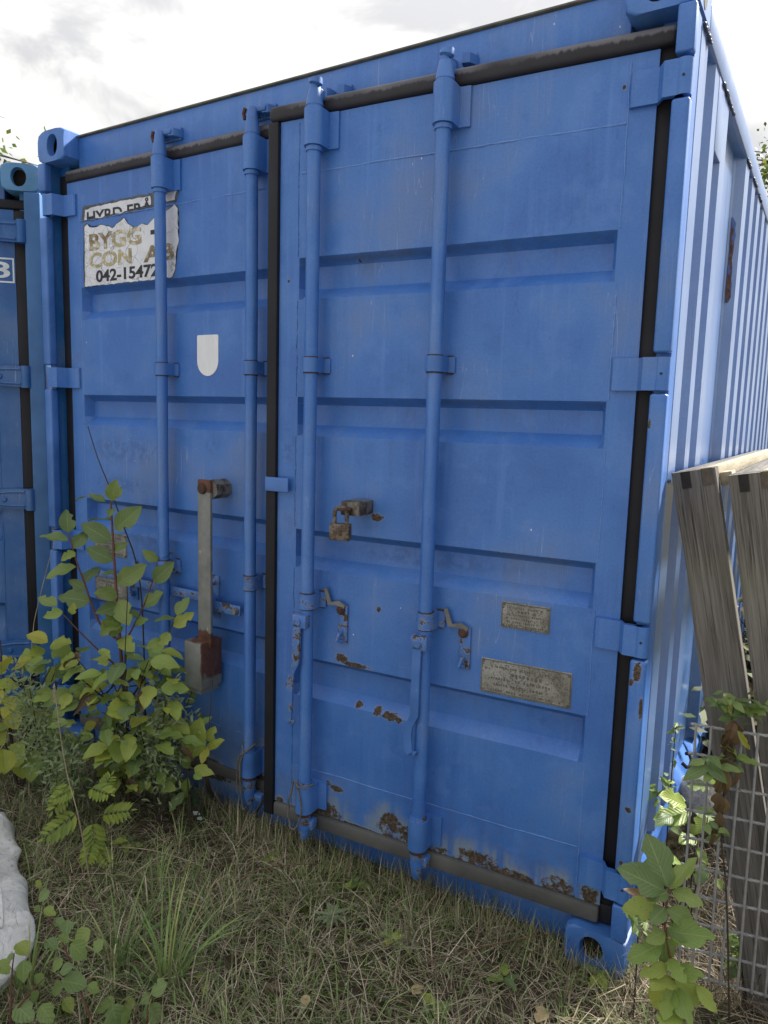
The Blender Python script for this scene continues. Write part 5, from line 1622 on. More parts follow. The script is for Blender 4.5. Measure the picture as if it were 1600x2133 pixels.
def bag():
    c0 = Vector((0.495, -1.115, 0.0))
    nu, nv_ = 220, 60
    bm = bmesh.new()
    rows_ = []
    yaw = R(-28)
    for j in range(nv_ + 1):
        v = j / nv_
        row = []
        for i in range(nu):
            a = 2 * math.pi * i / nu
            ca, sa = math.cos(a), math.sin(a)
            sq = (abs(ca) ** 4.5 + abs(sa) ** 4.5) ** (-1 / 4.5)
            if v < 0.42:
                q = v / 0.42
                pr = 1.0 + 0.05 * math.sin(q * math.pi * 0.9) - 0.10 * q ** 3
                z = 0.12 * q ** 0.85
            else:
                q = (v - 0.42) / 0.58
                pr = 0.95 * max(0.0, 1 - q) ** 0.92
                z = 0.12 + 0.03 * math.sin(min(1, q * 2.2) * math.pi / 2) - 0.05 * max(0, q - 0.4)
            r0 = 0.515 * sq * pr
            x, y = r0 * ca, r0 * sa
            w1 = mnoise.noise(Vector((x * 2.6, y * 2.6, z * 3 + 1.0)))
            w2 = mnoise.noise(Vector((x * 6.0 + 3, y * 6.0, z * 5 + 2.0)))
            # creases: sharp-topped folds running over the rim
            cre = 1 - abs(math.sin(a * 7 + w1 * 4 + v * 3))
            cre2 = 1 - abs(mnoise.noise(Vector((x * 8 + w1 * 3, y * 5 - w2 * 2, z * 4)))) * 3.0
            am = min(1.0, v * 6)
            x += am * ca * (0.022 * cre * (1 - v) + 0.016 * w2 + 0.03 * w1)
            y += am * sa * (0.022 * cre * (1 - v) + 0.016 * w2 + 0.03 * w1)
            z += am * (0.030 * w1 + 0.016 * cre2 + 0.012 * w2)
            X_, Y_ = x * math.cos(yaw) - y * math.sin(yaw), x * math.sin(yaw) + y * math.cos(yaw)
            row.append(bm.verts.new((c0.x + X_, c0.y + Y_, max(z, 0.0) + (0.012 if v > 0 else -0.03))))
        rows_.append(row)
    for j in range(nv_ - 1):
        for i in range(nu):
            bm.faces.new((rows_[j][i], rows_[j][(i + 1) % nu], rows_[j + 1][(i + 1) % nu], rows_[j + 1][i]))
    bm.faces.new(rows_[-2])
    for v in rows_[-1]: bm.verts.remove(v)
    b = B(); b.bm.free(); b.bm = bm
    e = empty('bulk_bag', (0, 0, 0))
    tag(e, 'slumped dirty white woven bag at the left edge of the grass', 'bag')
    b.obj('sack', MAT['bag'], e, 100)
    sm = plain('dark_green_strap', (0.012, 0.026, 0.024), (0.04, 0.07, 0.065), 40, 0.8)
    for kx, ky in ((1, 1), (1, -1), (-1, 1), (-1, -1)):
        bb = B()
        rw = []
        for q in range(11):
            t = q / 10
            lx_, ly_ = kx * (0.46 + 0.10 * math.sin(t * math.pi)), ky * (0.20 + 0.22 * t)
            zz_ = 0.07 + 0.11 * math.sin(t * math.pi) * (1 - 0.55 * t) - 0.05 * t
            p_ = Vector((c0.x + lx_ * math.cos(yaw) - ly_ * math.sin(yaw), c0.y + lx_ * math.sin(yaw) + ly_ * math.cos(yaw), max(zz_, 0.02)))
            d = Vector((kx * math.cos(yaw), kx * math.sin(yaw), 0))
            rw.append([bb.bm.verts.new(p_ + Vector((0, 0, .018))), bb.bm.verts.new(p_ + d * .003 + Vector((0, 0, .018))), bb.bm.verts.new(p_ + d * .003 - Vector((0, 0, .018))), bb.bm.verts.new(p_ - Vector((0, 0, .018)))])
        for i in range(len(rw) - 1):
            for q in range(4):
                bb.bm.faces.new((rw[i][q], rw[i][(q + 1) % 4], rw[i + 1][(q + 1) % 4], rw[i + 1][q]))
        bb.obj('lifting_loop', sm, e)
bag()

# ------------------------------------------------------------------ bottle, twine, stone, hose piece
k = M('green_bottle_glass')
k.fin((0.10, 0.16, 0.09), 0.08, None)
k.set(k.p.inputs['Transmission Weight'], 0.7)
MAT['glass'] = k.m
bt = empty('glass_bottle', gp(424, 1708, 0.03))
bt.rotation_euler = (R(18), R(-10), 0.3)
tag(bt, 'small glass bottle with white label scraps by the left door', 'bottle')
B().tube([(0, 0, 0), (0, 0, .004), (0, 0, .085), (0, 0, .105), (0, 0, .125), (0, 0, .15)], [0.018, 0.021, 0.021, 0.014, 0.010, 0.010], 18).obj('glass_body', MAT['glass'], bt, 50)
B().box(-.012, .012, -.0225, -.0195, .048, .064).obj('label_scrap', MAT['white'], bt, 50)
B().tube([(0, 0, .070), (0, 0, .082)], 0.0216, 18, False).obj('rust_ring', MAT['rust'], bt, 50)
B().box(-.006, .014, -.0222, -.0195, .024, .036).obj('label_scrap', MAT['white'], bt, 50)

MAT['twine'] = plain('grey_twine', (0.07, 0.065, 0.05), (0.16, 0.15, 0.12), 90, 0.9)
def twine(name, pts, label, r=0.0028):
    p3 = [Vector(p_) for p_ in pts]
    for _ in range(2):
        q = [p3[0]]
        for a_, b_ in zip(p3, p3[1:]): q += [a_.lerp(b_, .25), a_.lerp(b_, .75)]
        q.append(p3[-1]); p3 = q
    jr = random.Random(len(label))
    p3 = [p_ + Vector((jr.uniform(-1, 1), jr.uniform(-1, 1), jr.uniform(-1, 1))) * 0.0022 for p_ in p3]
    o = B().tube(p3, [r * jr.uniform(.8, 1.35) for _ in p3], 6).obj(name, MAT['twine'], None, 80)
    tag(o, label, 'twine')
    return o
xb, yb_ = 1.103, YB
twine('twine_loop', [(xb - .026, yb_ + .006, .345), (xb - .02, yb_ - .02, .335), (xb, yb_ - .029, .325), (xb - .006, yb_ - .034, .315), (xb - .024, yb_ - .030, .300), (xb - .030, yb_ - .030, .24), (xb - .036, yb_ - .028, .18), (xb - .024, yb_ - .032, .155), (xb - .010, yb_ - .030, .165), (xb - .016, yb_ - .034, .23), (xb - .012, yb_ - .034, .29), (xb + .002, yb_ - .032, .322), (xb + .020, yb_ - .024, .338), (xb + .027, yb_ + .004, .350)],
      'grey twine loop tied round the left door bar nearest the centre')
q = lambda x, y, z: tuple(rdw(x, y, z))
xb = -0.988
twine('twine_loop', [q(xb + .03, YB2 + .004, .325), q(xb + .018, YB2 - .026, .318), q(xb - .006, YB2 - .033, .322), q(xb - .024, YB2 - .028, .345), q(xb - .03, YB2 - .028, .31), q(xb - .044, YB2 - .026, .26), q(xb - .046, YB2 - .028, .20), q(xb - .026, YB2 - .034, .165), q(xb - .002, YB2 - .032, .185), q(xb + .012, YB2 - .034, .25), q(xb + .002, YB2 - .036, .31), q(xb - .012, YB2 - .032, .335)],
      'grey twine loop tied round the right door bar nearest the centre')
# dark dead branch leaning by the bottle
def stick(name, pts, r0, r1, mat, label, cat):
    p3 = [Vector(p_) for p_ in pts]
    for _ in range(2):
        q = [p3[0]]
        for a_, b_ in zip(p3, p3[1:]): q += [a_.lerp(b_, .25), a_.lerp(b_, .75)]
        q.append(p3[-1]); p3 = q
    o = B().tube(p3, [r0 + (r1 - r0) * i / (len(p3) - 1) for i in range(len(p3))], 7).obj(name, mat, None, 80)
    tag(o, label, cat)
    return o
stick('dead_branch', [gp(450, 1670, .03), at(432, 1640, 2.70), at(428, 1590, 2.70), at(412, 1555, 2.72)], 0.010, 0.006, MAT['stemd'], 'thick dark dead branch standing just above the glass bottle', 'branch')
stick('dead_branch', [gp(530, 1700, .04), at(545, 1672, 2.60), at(562, 1648, 2.59)], 0.005, 0.003, MAT['stemd'], 'thin dark twig leaning by the bottom of the centre gasket', 'branch')
stick('dry_stalk', [at(183, 888, 2.82), at(205, 960, 2.80), at(228, 1012, 2.79), at(255, 1090, 2.78), at(288, 1175, 2.77), at(300, 1300, 2.76), at(305, 1690, 2.75)], 0.0016, 0.0034, MAT['stemd'], 'long thin dark stalk rising above the sapling top', 'stalk')
stick('dry_stalk', [gp(60, 1690, .02), at(64, 1330, 2.9), at(82, 1245, 2.88), at(113, 1128, 2.86)], 0.0022, 0.0010, MAT['straw'], 'thin pale stalk in front of the darker container', 'stalk')
stick('dry_stalk', [gp(262, 1708, .02), at(265, 1560, 2.58), at(258, 1420, 2.58), at(262, 1330, 2.58), at(266, 1232, 2.58)], 0.0034, 0.0012, MAT['stemd'], 'black upright stalk in front of the sapling stem', 'stalk')
stick('dry_stalk', [gp(190, 1850, .02), at(165, 1700, 2.3), at(135, 1600, 2.32), at(113, 1430, 2.33)], 0.0022, 0.0012, MAT['straw'], 'pale grass stalk with a seed head rising past the feathery herb', 'stalk')
b = B()
for i in range(26):
    p_ = at(113 - rnd.uniform(-3, 3) + i * .12, 1430 + i * 1.3, 2.33 + rnd.uniform(-.004, .004))
    b.tube([p_, p_ + Vector((rnd.uniform(-.004, .004), rnd.uniform(-.004, .004), .009))], [.0022, .0008], 5)
o = b.obj('seed_head', MAT['straw'], bpy.data.objects['dry_stalk.003'])
o['kind'] = 'stuff'
STK = [((232,1765),(420,1803),'pale dry stalk lying below the rowan seedling towards the door'),((105,1790),(255,1935),'thin brown stalk slanting beside the white bag'),((180,2040),(308,2072),'pale straw lying across the near seedlings'),((1255,2090),(1600,2130),'long pale straw lying at the foot of the mesh'),((1440,2010),(1560,2120),'bent pale straw behind the large-leaved sapling'),((870,2010),(1260,1930),'thin brown stalk lying in the grass towards the corner fitting'),((0,1965),(170,2010),'pale grass stalk lying in front of the white bag'),((500,1830),(700,1800),'reddish dry stalk lying before the centre of the doors')]
for i, (p0, p1, lb) in enumerate(STK):
    a_ = gp(*p0, .05); c_ = gp(*p1, .06)
    stick('dry_stalk', [a_, a_.lerp(c_, .33) + Vector((rnd.uniform(-.02, .02), rnd.uniform(-.02, .02), .03)), a_.lerp(c_, .66) + Vector((rnd.uniform(-.02, .02), rnd.uniform(-.02, .02), .025)), c_], 0.0022, 0.0014, MAT['straw'] if i not in (1, 5, 7) else plain('brown_stalk_%d' % i, (0.07, 0.04, 0.02), (0.16, 0.10, 0.06), 30, .8), lb, 'stalk')
# pale rubble stone behind the mesh
k = M('pale_concrete')
MAT['conc'] = k.fin(k.ramp(k.noise(60, 5, 0.75), [(0.3, (0.14, 0.14, 0.13)), (0.55, (0.36, 0.35, 0.33)), (0.75, (0.5, 0.49, 0.46))]), 0.95, k.bump(k.noise(90, 5, 0.75), 0.9, 0.004))
bm = bmesh.new()
bmesh.ops.create_icosphere(bm, subdivisions=3, radius=1.0)
c0 = at(1455, 1652, 2.62)
for v in bm.verts:
    f = 1 + 0.22 * mnoise.noise(v.co * 1.7) + 0.06 * mnoise.noise(v.co * 6)
    v.co = Vector((v.co.x * .075 * f, v.co.y * .09 * f, v.co.z * .075 * f)) + c0
b = B(); b.bm.free(); b.bm = bm
tag(b.obj('concrete_lump', MAT['conc'], None, 60), 'rough pale concrete lump behind the wire mesh, beside the container', 'stone')
# grass and litter behind the mesh get darker colours

# ------------------------------------------------------------------ fallen leaves
LVF = variants('fallen_leaf', 0.6, MAT['leafd'], 5, bites=2, curl=0.5, fold=0.5)
k = M('tan_fallen_leaf'); MAT['leaft'] = k.fin(k.ramp(k.noise(20, 4), [(0.3, (0.26, 0.19, 0.09)), (0.7, (0.42, 0.33, 0.18))]), 0.7)
LVT = variants('fallen_leaf', 0.7, MAT['leaft'], 3, bites=1, curl=0.2, fold=0.3)
FL = [((593,1742),.05,1,'curled tan leaf lying just below the right door bar nearest the centre'),((402,1890),.045,0,'brown leaf lying among grass below the glass bottle'),((478,2015),.06,0,'reddish brown leaf on bare soil between the grass tuft and the doors'),((590,2060),.06,0,'large brown leaf lying on dark soil at the lower centre'),((640,2062),.04,1,'tan leaf beside the large brown leaf at the lower centre'),((1135,2100),.05,1,'light brown leaf on the grass in front of the right door'),((950,2040),.05,0,'grey-brown leaf in the grass before the right door'),((700,1930),.035,0,'small brown leaf beside the thistle rosette'),((1370,2125),.06,0,'grey dry leaf at the foot of the large-leaved sapling'),((860,2070),.04,1,'small pale leaf in the trampled grass, low centre right')]
for i, (px_, sz, kd, lb) in enumerate(FL):
    g_ = gp(*px_, .045)
    a = rnd.uniform(0, 6.28)
    o = bpy.data.objects.new('fallen_leaf', rnd.choice(LVT if kd else LVF))
    col.objects.link(o)
    o.scale = (sz, sz, sz)
    o.rotation_euler = (rnd.uniform(-.4, .4), rnd.uniform(-.4, .4), a)
    o.location = (g_.x, g_.y, gh(g_.x, g_.y) + 0.030)
    tag(o, lb, 'leaf', 'fallen leaves on the ground')

# ------------------------------------------------------------------ grass
k = M('grass_blade')
at_ = k.n('ShaderNodeAttribute'); at_.attribute_name = 'tint'
k.fin(at_.outputs['Color'], 0.6, None, spec=0.3)
tr = k.n('ShaderNodeBsdfTranslucent'); k.set(tr.inputs[0], at_.outputs['Color'])
ms = k.n('ShaderNodeMixShader'); ms.inputs[0].default_value = 0.25
k.t.links.new(k.p.outputs[0], ms.inputs[1]); k.t.links.new(tr.outputs[0], ms.inputs[2]); k.t.links.new(ms.outputs[0], k.out.inputs[0])
MAT['grass'] = k.m
def blades(name, roots, parent=None, seg=4):
    """roots: (x, y, z, azimuth, length, width, bend, lean, colour)"""
    n = len(roots)
    nvv = 2 * seg + 1
    V = np.zeros((n, nvv, 3)); C = np.zeros((n, nvv, 4)); C[..., 3] = 1
    for i, (x, y, z, az, ln, wd, bend, lean, c) in enumerate(roots):
        dx, dy = math.cos(az), math.sin(az)
        px, pz = 0.0, 0.0
        ang = lean
        for s_ in range(seg + 1):
            t = s_ / seg
            w_ = wd * (1 - t) ** 0.7 * 0.5
            if s_ == seg:
                V[i, 2 * seg] = (x + dx * px, y + dy * px, z + pz); C[i, 2 * seg, :3] = c
            else:
                V[i, 2 * s_] = (x + dx * px - dy * w_, y + dy * px + dx * w_, z + pz)
                V[i, 2 * s_ + 1] = (x + dx * px + dy * w_, y + dy * px - dx * w_, z + pz)
                C[i, 2 * s_, :3] = c; C[i, 2 * s_ + 1, :3] = c
            st_ = ln / seg
            px += math.sin(ang) * st_
            pz += math.cos(ang) * st_
            ang += bend / seg
    faces = []
    q = []
    for s_ in range(seg - 1):
        q.append((2 * s_, 2 * s_ + 1, 2 * s_ + 3, 2 * s_ + 2))
    me = bpy.data.meshes.new(name)
    nq = n * (seg - 1)
    loops = np.zeros((n, (seg - 1) * 4 + 3), dtype=np.int32)
    for j, f in enumerate(q): loops[:, j * 4:(j + 1) * 4] = f
    loops[:, -3:] = (2 * seg - 2, 2 * seg - 1, 2 * seg)
    loops += (np.arange(n) * nvv)[:, None].astype(np.int32)
    sizes = np.tile(np.array([4] * (seg - 1) + [3], dtype=np.int32), n)
    me.vertices.add(n * nvv)
    me.vertices.foreach_set('co', V.reshape(-1))
    me.loops.add(loops.size)
    me.loops.foreach_set('vertex_index', loops.reshape(-1))
    me.polygons.add(len(sizes))
    st_ = np.concatenate([[0], np.cumsum(sizes)[:-1]]).astype(np.int32)
    me.polygons.foreach_set('loop_start', st_)
    me.polygons.foreach_set('loop_total', sizes)
    me.polygons.foreach_set('use_smooth', np.ones(len(sizes), dtype=bool))
    me.update(calc_edges=True)
    ca = me.color_attributes.new('tint', 'FLOAT_COLOR', 'POINT')
    ca.data.foreach_set('color', C.reshape(-1))
    me.materials.append(MAT['grass'])
    return link(name, me, parent)
gr = random.Random(5)
GREEN = [(0.150, 0.215, 0.070), (0.195, 0.260, 0.090), (0.125, 0.180, 0.072), (0.25, 0.295, 0.120)]
STRAW = [(0.42, 0.36, 0.25), (0.32, 0.27, 0.185), (0.52, 0.46, 0.34), (0.24, 0.195, 0.13), (0.155, 0.122, 0.082)]
def jit(c): 
    f = gr.uniform(.80, 1.45)
    return (c[0] * f, c[1] * f, c[2] * f)
roots = []
def inside_cont(x, y): return -0.02 < x < W + 0.02 and y > 0.09
def add_grass(n, x0, x1, y0, y1, ln, dens=None):
    c_ = 0
    while c_ < n:
        x, y = gr.uniform(x0, x1), gr.uniform(y0, y1)
        if inside_cont(x, y): 
            c_ += 1; continue
        m_ = mnoise.noise(Vector((x * 1.6, y * 1.6, 3.3))) + 0.5 * mnoise.noise(Vector((x * 5, y * 5, 1.2)))
        c_ += 1
        if gr.random() > 0.66 + 1.1 * m_: continue
        g_ = mnoise.noise(Vector((x * 2.1, y * 2.1, 8.1)))
        green = gr.random() < 0.44 + 0.9 * g_
        col_ = jit(gr.choice(GREEN if green else STRAW))
        if x > 2.45 and y > -.12: col_ = jit(gr.choice(((.05, .042, .03), (.09, .07, .045), (.035, .028, .02), (.06, .07, .03))))  # darker browns and greens behind the mesh
        l_ = gr.uniform(*ln) * (1.15 if green else 1.0)
        flat = gr.random()
        roots.append((x, y, gh(x, y) - 0.004, gr.uniform(0, 6.283), l_, gr.uniform(.0018, .0040), gr.uniform(.3, 1.9), (gr.uniform(.1, .8) if green else gr.uniform(.4, 1.45)), col_))
def clump(x, y, n, ln, fam, lean0):
    for q in range(n):
        a = gr.uniform(0, 6.283)
        r_ = gr.uniform(0, .022)
        xx, yy = x + r_ * math.cos(a), y + r_ * math.sin(a)
        if inside_cont(xx, yy): continue
        f_ = fam if gr.random() < .72 else (GREEN if fam is STRAW else STRAW)
        roots.append((xx, yy, gh(xx, yy) - .004, a + gr.uniform(-.9, .9), gr.uniform(*ln), gr.uniform(.0018, .0042), gr.uniform(.5, 2.2), gr.uniform(lean0, lean0 + .8), jit(gr.choice(f_))))
for i in range(1250):
    x, y = gr.uniform(0.35, 2.75), gr.uniform(-1.15, 0.08)
    m_ = mnoise.noise(Vector((x * 1.5, y * 1.5, 6.3)))
    if gr.random() > 0.75 + 0.9 * m_: continue
    g_ = mnoise.noise(Vector((x * 1.3, y * 1.3, 8.1)))
    clump(x, y, gr.randint(8, 24), (.04, gr.choice((.10, .15, .22))), GREEN if gr.random() < .46 + .9 * g_ else STRAW, gr.uniform(.15, .8))
add_grass(11000, 0.35, 2.75, -1.15, 0.09, (.04, .14))
add_grass(5000, -0.6, 0.5, -0.9, 0.3, (.05, .16))
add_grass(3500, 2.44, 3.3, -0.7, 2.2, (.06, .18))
add_grass(9000, -1.6, 4.6, -4.0, -1.0, (.05, .15))
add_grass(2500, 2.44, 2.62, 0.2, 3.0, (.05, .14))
# blades hugging the sill and the fittings
for i in range(2600):
    x = gr.uniform(0.3, 2.5); y = gr.uniform(-0.06, 0.09)
    green = gr.random() < .4
    roots.append((x, y, gh(x, y) - .004, gr.uniform(0, 6.283), gr.uniform(.06, .15), gr.uniform(.0015, .003), gr.uniform(.2, 1.2), gr.uniform(.0, .6), jit(gr.choice(GREEN if green else STRAW))))
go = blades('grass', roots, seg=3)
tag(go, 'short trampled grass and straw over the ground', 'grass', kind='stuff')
# litter of dead stems lying flat
lit = []
for i in range(9500):
    x, y = gr.uniform(0.2, 2.9), gr.uniform(-1.2, 0.09)
    lit.append((x, y, gh(x, y) + gr.uniform(.004, .03), gr.uniform(0, 6.283), gr.uniform(.03, .15), gr.uniform(.0014, .0036), gr.uniform(-.4, .6), gr.uniform(1.2, 1.65), jit(gr.choice(STRAW))))
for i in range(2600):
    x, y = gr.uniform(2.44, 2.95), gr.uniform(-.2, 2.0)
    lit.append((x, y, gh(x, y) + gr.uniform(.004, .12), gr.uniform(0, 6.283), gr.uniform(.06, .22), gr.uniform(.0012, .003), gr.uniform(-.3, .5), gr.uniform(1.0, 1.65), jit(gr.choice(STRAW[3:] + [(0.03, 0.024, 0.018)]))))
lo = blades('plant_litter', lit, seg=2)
tag(lo, 'dry dead stems and straw lying flat on the soil', 'litter', kind='stuff')
# green moss and clover leaflets on the soil
vs_, fs = [], []
mc = []
for i in range(9000):
    x, y = gr.uniform(0.3, 2.6), gr.uniform(-1.15, 0.05)
    if mnoise.noise(Vector((x * 2.6, y * 2.6, 5.5))) < 0.02: continue
    r_ = gr.uniform(.003, .009); a = gr.uniform(0, 6.28); z = gh(x, y) + gr.uniform(.002, .022)
    t1, t2 = gr.uniform(-.5, .5), gr.uniform(-.5, .5)
    o_ = len(vs_)
    for q in range(5):
        dx, dy = r_ * math.cos(a + q * 1.257), r_ * math.sin(a + q * 1.257)
        vs_.append((x + dx, y + dy, z + dx * t1 + dy * t2))
    fs.append(tuple(range(o_, o_ + 5)))
    mc += [jit(gr.choice(((.06, .08, .018), (.09, .105, .022), (.05, .07, .02))))] * 5
me = bpy.data.meshes.new('moss_cover')
me.from_pydata(vs_, [], fs)
ca = me.color_attributes.new('tint', 'FLOAT_COLOR', 'POINT')
ca.data.foreach_set('color', np.array([(*c, 1) for c in mc], dtype=np.float32).reshape(-1))
me.materials.append(MAT['grass'])
tag(link('moss_cover', me), 'tiny moss and clover leaves covering the bare soil', 'moss', kind='stuff')
# distinct tufts
TG = [(0.16, 0.24, 0.075), (0.20, 0.28, 0.09), (0.13, 0.20, 0.075), (0.29, 0.31, 0.12)]
def tuft(px, py, n, ln, label, seed, wd=(.005, .0095), spread=.03, cols=None):
    rr = random.Random(seed)
    g_ = gp(px, py, .02)
    rt = []
    for i in range(n):
        a = rr.uniform(0, 6.283)
        r_ = spread * rr.random() ** .5
        rt.append((r_ * math.cos(a), r_ * math.sin(a), -0.01, a + rr.uniform(-.7, .7), rr.uniform(*ln), rr.uniform(*wd), rr.uniform(.5, 1.7), rr.uniform(.05, .65), jit(rr.choice(cols or TG))))
    e = empty('grass_tuft', (g_.x, g_.y, gh(g_.x, g_.y)))
    tag(e, label, 'grass tuft', 'tall grass tufts in the foreground')
    blades('blade_cluster', rt, e, seg=6)
tuft(348, 2045, 46, (.16, .34), 'tallest bright green grass tuft, near the bottom left', 1)
tuft(245, 2000, 34, (.14, .32), 'green grass tuft between the white bag and the tallest tuft', 2)
tuft(330, 1850, 18, (.08, .20), 'small pale green grass tuft below the rowan seedling', 3, wd=(.003, .006))
tuft(375, 1760, 22, (.08, .20), 'thin dark green grass tuft below the glass bottle', 4, wd=(.002, .005))
tuft(660, 1850, 60, (.08, .22), 'arching green grass tuft in front of the right door', 5, wd=(.002, .004), spread=.06)
tuft(600, 1830, 34, (.08, .20), 'pale straw tuft below the centre gasket', 6, wd=(.0015, .003), spread=.05, cols=STRAW)
tuft(60, 2060, 26, (.16, .36), 'long grass tuft in front of the white bag', 7)
tuft(850, 1980, 36, (.06, .15), 'low dry grass tuft before the second right door bar', 8, wd=(.0015, .003), spread=.07, cols=STRAW + TG[:1])
tuft(1010, 1960, 46, (.07, .17), 'low mixed grass tuft before the rusty door edge', 9, wd=(.0015, .003), spread=.09, cols=STRAW + TG[:2])
tuft(1560, 2080, 40, (.10, .28), 'dry drooping grass tuft at the foot of the mesh', 10, wd=(.0015, .0035), spread=.05, cols=STRAW)
tuft(500, 1900, 40, (.06, .16), 'short green grass tuft in the middle of the trampled ground', 11, wd=(.0015, .003), spread=.07, cols=TG + STRAW[:1])
# thistle rosette and small ground leaves
th = plant('thistle_rosette', gp(690, 1915, .03), 'flat grey-green rosette of jagged leaves in the trampled grass', 'herb')
LV['t'] = variants('leaf', 0.26, MAT['leafg'], 4, bites=0, ser=0.25, n=13, curl=.3)
for i in range(15):
    a = i * 2.4
    ln = rr.uniform(.03, .065)
    p0 = th.location + Vector((0, 0, .012))
    put_leaf(th, 't', p0, p0 + Vector((math.cos(a), math.sin(a), rr.uniform(.05, .35))) * ln, UP, rr)
SEED = [((815,1960),'small green seedling in the dry grass left of the corner fitting',5,.045),((1050,2050),'reddish-green seedling in front of the corner fitting',4,.05),((905,2095),'bright yellow-green seedling near the bottom centre',5,.05),((430,2040),'pair of yellow-green leaves at the lower centre left',3,.045),((745,1845),'broad green leaf cluster below the second right door bar',4,.05),((520,1990),'tiny seedling in the soil beside the trampled grass',4,.03),((1245,2040),'pale drooping seedling at the right corner fitting',6,.05),((265,1770),'dark broad-leaved seedling below the rowan',5,.055),((560,1790),'small round-leaved weed before the centre gasket',6,.035)]
for i, (px_, lb, n, sz) in enumerate(SEED):
    g_ = gp(*px_, .03); g_.z = gh(g_.x, g_.y)
    e = plant('seedling', g_, lb, 'seedling', 'small weeds in the trampled grass')
    hgt = sz * rr.uniform(.4, 1.0)
    stem(e, [g_, g_ + Vector((0, 0, hgt * .5)), g_ + Vector((rr.uniform(-.01, .01), 0, hgt))], .0016, .001, MAT['stemg'], 'stem', 5)
    for q in range(n):
        a = q * 2.4 + i
        p0 = g_ + Vector((0, 0, hgt * (.5 + .5 * q / n)))
        put_leaf(e, rr.choice(('y', 'm', 'y')), p0, p0 + Vector((math.cos(a), math.sin(a), rr.uniform(-.1, .4))) * sz, UP + TOCAM(p0) * .3, rr)

# ------------------------------------------------------------------ weed thicket behind the timber frames
tk = random.Random(31)
e = empty('weed_thicket', (3.45, 1.7, 0.0))
tag(e, 'overgrown weed thicket seen between and beyond the timber frames', 'thicket')
tb = B()
vs_, fs, cs = [], [], []
for i in range(140):
    x0, y0 = tk.uniform(-.85, .9), tk.uniform(-.9, 2.4)
    hgt = tk.uniform(.75, 1.55) if x0 > -.2 else tk.uniform(.7, 1.28)
    if i >= 90:
        x0, y0, hgt = tk.uniform(-.93, -.62), tk.uniform(-.75, 1.9), tk.uniform(.35, .75)
    tip = Vector((x0 + tk.gauss(0, .12), y0 + tk.gauss(0, .12), hgt))
    tb.tube([(x0, y0, -.02), (x0 + tk.gauss(0, .03), y0 + tk.gauss(0, .03), hgt * .5), tip], [.006, .004, .002], 5)
    for q in range(85):
        t = tk.uniform(.12, 1.0)
        c0 = Vector((x0, y0, 0)).lerp(tip, t) + Vector((tk.gauss(0, .09), tk.gauss(0, .09), tk.gauss(0, .05)))
        ax = Vector((tk.gauss(0, 1), tk.gauss(0, 1), tk.gauss(-.2, .5))).normalized() * tk.uniform(.04, .09)
        sd_ = ax.cross(Vector((tk.gauss(0, .5), tk.gauss(0, .5), 1))).normalized() * ax.length * .24
        o_ = len(vs_)
        vs_ += [c0, c0 + ax * .45 + sd_, c0 + ax, c0 + ax * .45 - sd_]
        fs.append((o_, o_ + 1, o_ + 2, o_ + 3))
        c_ = tk.choice(((.055, .085, .022), (.085, .115, .030), (.045, .065, .02), (.15, .14, .05), (.10, .065, .03)))
        cs += [(*c_, 1)] * 4
tb.obj('stems', MAT['stemd'], e, 80)['kind'] = 'stuff'
me = bpy.data.meshes.new('foliage')
me.from_pydata(vs_, [], fs)
ca = me.color_attributes.new('tint', 'FLOAT_COLOR', 'POINT')
ca.data.foreach_set('color', np.array(cs, dtype=np.float32).reshape(-1))
me.materials.append(MAT['grass'])
link('foliage', me, e)['kind'] = 'stuff'

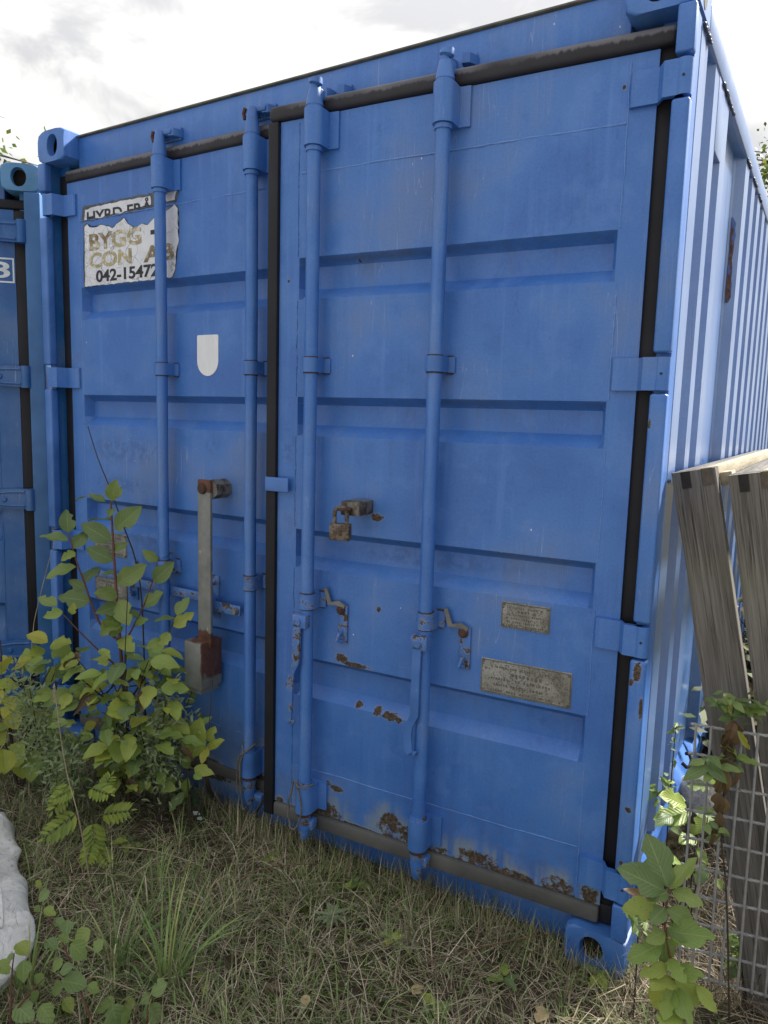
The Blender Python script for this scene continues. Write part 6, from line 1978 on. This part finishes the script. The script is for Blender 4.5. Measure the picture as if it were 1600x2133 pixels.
# ------------------------------------------------------------------ trees beyond
MAT['bark'] = plain('grey_bark', (0.05, 0.045, 0.04), (0.14, 0.13, 0.11), 10, .9)
k = M('tree_leaf')
at_ = k.n('ShaderNodeAttribute'); at_.attribute_name = 'tint'
k.fin(at_.outputs['Color'], 0.5)
tr = k.n('ShaderNodeBsdfTranslucent'); k.set(tr.inputs[0], at_.outputs['Color'])
ms = k.n('ShaderNodeMixShader'); ms.inputs[0].default_value = 0.45
k.t.links.new(k.p.outputs[0], ms.inputs[1]); k.t.links.new(tr.outputs[0], ms.inputs[2]); k.t.links.new(ms.outputs[0], k.out.inputs[0])
MAT['tleaf'] = k.m
def tree(base, ht, rad, label, seed, ls=.09, n=5200):
    rr = random.Random(seed)
    e = empty('birch_tree', base)
    tag(e, label, 'tree', 'trees beyond the containers')
    b = B()
    b.tube([(0, 0, -.2), (.05, .03, ht * .3), (-.04, .05, ht * .65), (.02, 0, ht * .97)], [.16, .12, .07, .015], 9)
    b.obj('trunk', MAT['bark'], e, 80)
    tips = []
    lb = B()
    for i in range(46):
        t = rr.uniform(.22, .97)
        a = rr.uniform(0, 6.28)
        r_ = rad * (1.0 - abs(t - .5) * 1.1) * rr.uniform(.6, 1.15)
        p0 = Vector((0, 0, ht * t))
        p1 = p0 + Vector((math.cos(a) * r_, math.sin(a) * r_, ht * rr.uniform(.02, .14)))
        mid_ = p0.lerp(p1, .5) + Vector((0, 0, .12 * rad))
        lb.tube([p0, mid_, p1], [.03, .018, .005], 5)
        tips += [p0.lerp(p1, q) + Vector((0, 0, .05)) for q in (.45, .6, .75, .88, 1.0)]
        for q in range(3):
            s0 = p0.lerp(p1, rr.uniform(.4, .95))
            s1 = s0 + Vector((rr.gauss(0, .35), rr.gauss(0, .35), rr.uniform(-.35, .2))) * rad * .35
            lb.tube([s0, s1], [.010, .003], 4)
            tips += [s0.lerp(s1, q2) for q2 in (.5, .8, 1.0)]
    lb.obj('limbs', MAT['bark'], e, 80)
    vs_, fs, cs = [], [], []
    for i in range(n):
        c0 = rr.choice(tips) + Vector((rr.gauss(0, .14), rr.gauss(0, .14), rr.gauss(-.05, .16))) * rad * .55
        ax = Vector((rr.gauss(0, 1), rr.gauss(0, 1), rr.gauss(-.3, .8))).normalized() * ls * rr.uniform(.6, 1.2)
        sd_ = ax.cross(Vector((rr.gauss(0, 1), rr.gauss(0, 1), 1))).normalized() * ax.length * .38
        o_ = len(vs_)
        vs_ += [c0, c0 + ax * .45 + sd_, c0 + ax, c0 + ax * .45 - sd_]
        fs.append((o_, o_ + 1, o_ + 2, o_ + 3))
        c_ = rr.choice(((.055, .095, .018), (.085, .125, .022), (.04, .07, .016), (.14, .16, .03)))
        cs += [(*c_, 1)] * 4
    me = bpy.data.meshes.new('crown')
    me.from_pydata(vs_, [], fs)
    ca = me.color_attributes.new('tint', 'FLOAT_COLOR', 'POINT')
    ca.data.foreach_set('color', np.array(cs, dtype=np.float32).reshape(-1))
    me.materials.append(MAT['tleaf'])
    o = link('crown', me, e)
    o['kind'] = 'stuff'
    return e
p_ = at(-150, 365, 8.5)
tree((p_.x, p_.y, 0), p_.z + 0.55, 1.9, 'leafy tree beyond the darker container at the left edge', 21, .10)
p_ = at(1675, 430, 13.0)
tree((p_.x, p_.y, 0), p_.z + 0.9, 2.4, 'leafy tree far behind the container at the right edge', 22, .11)
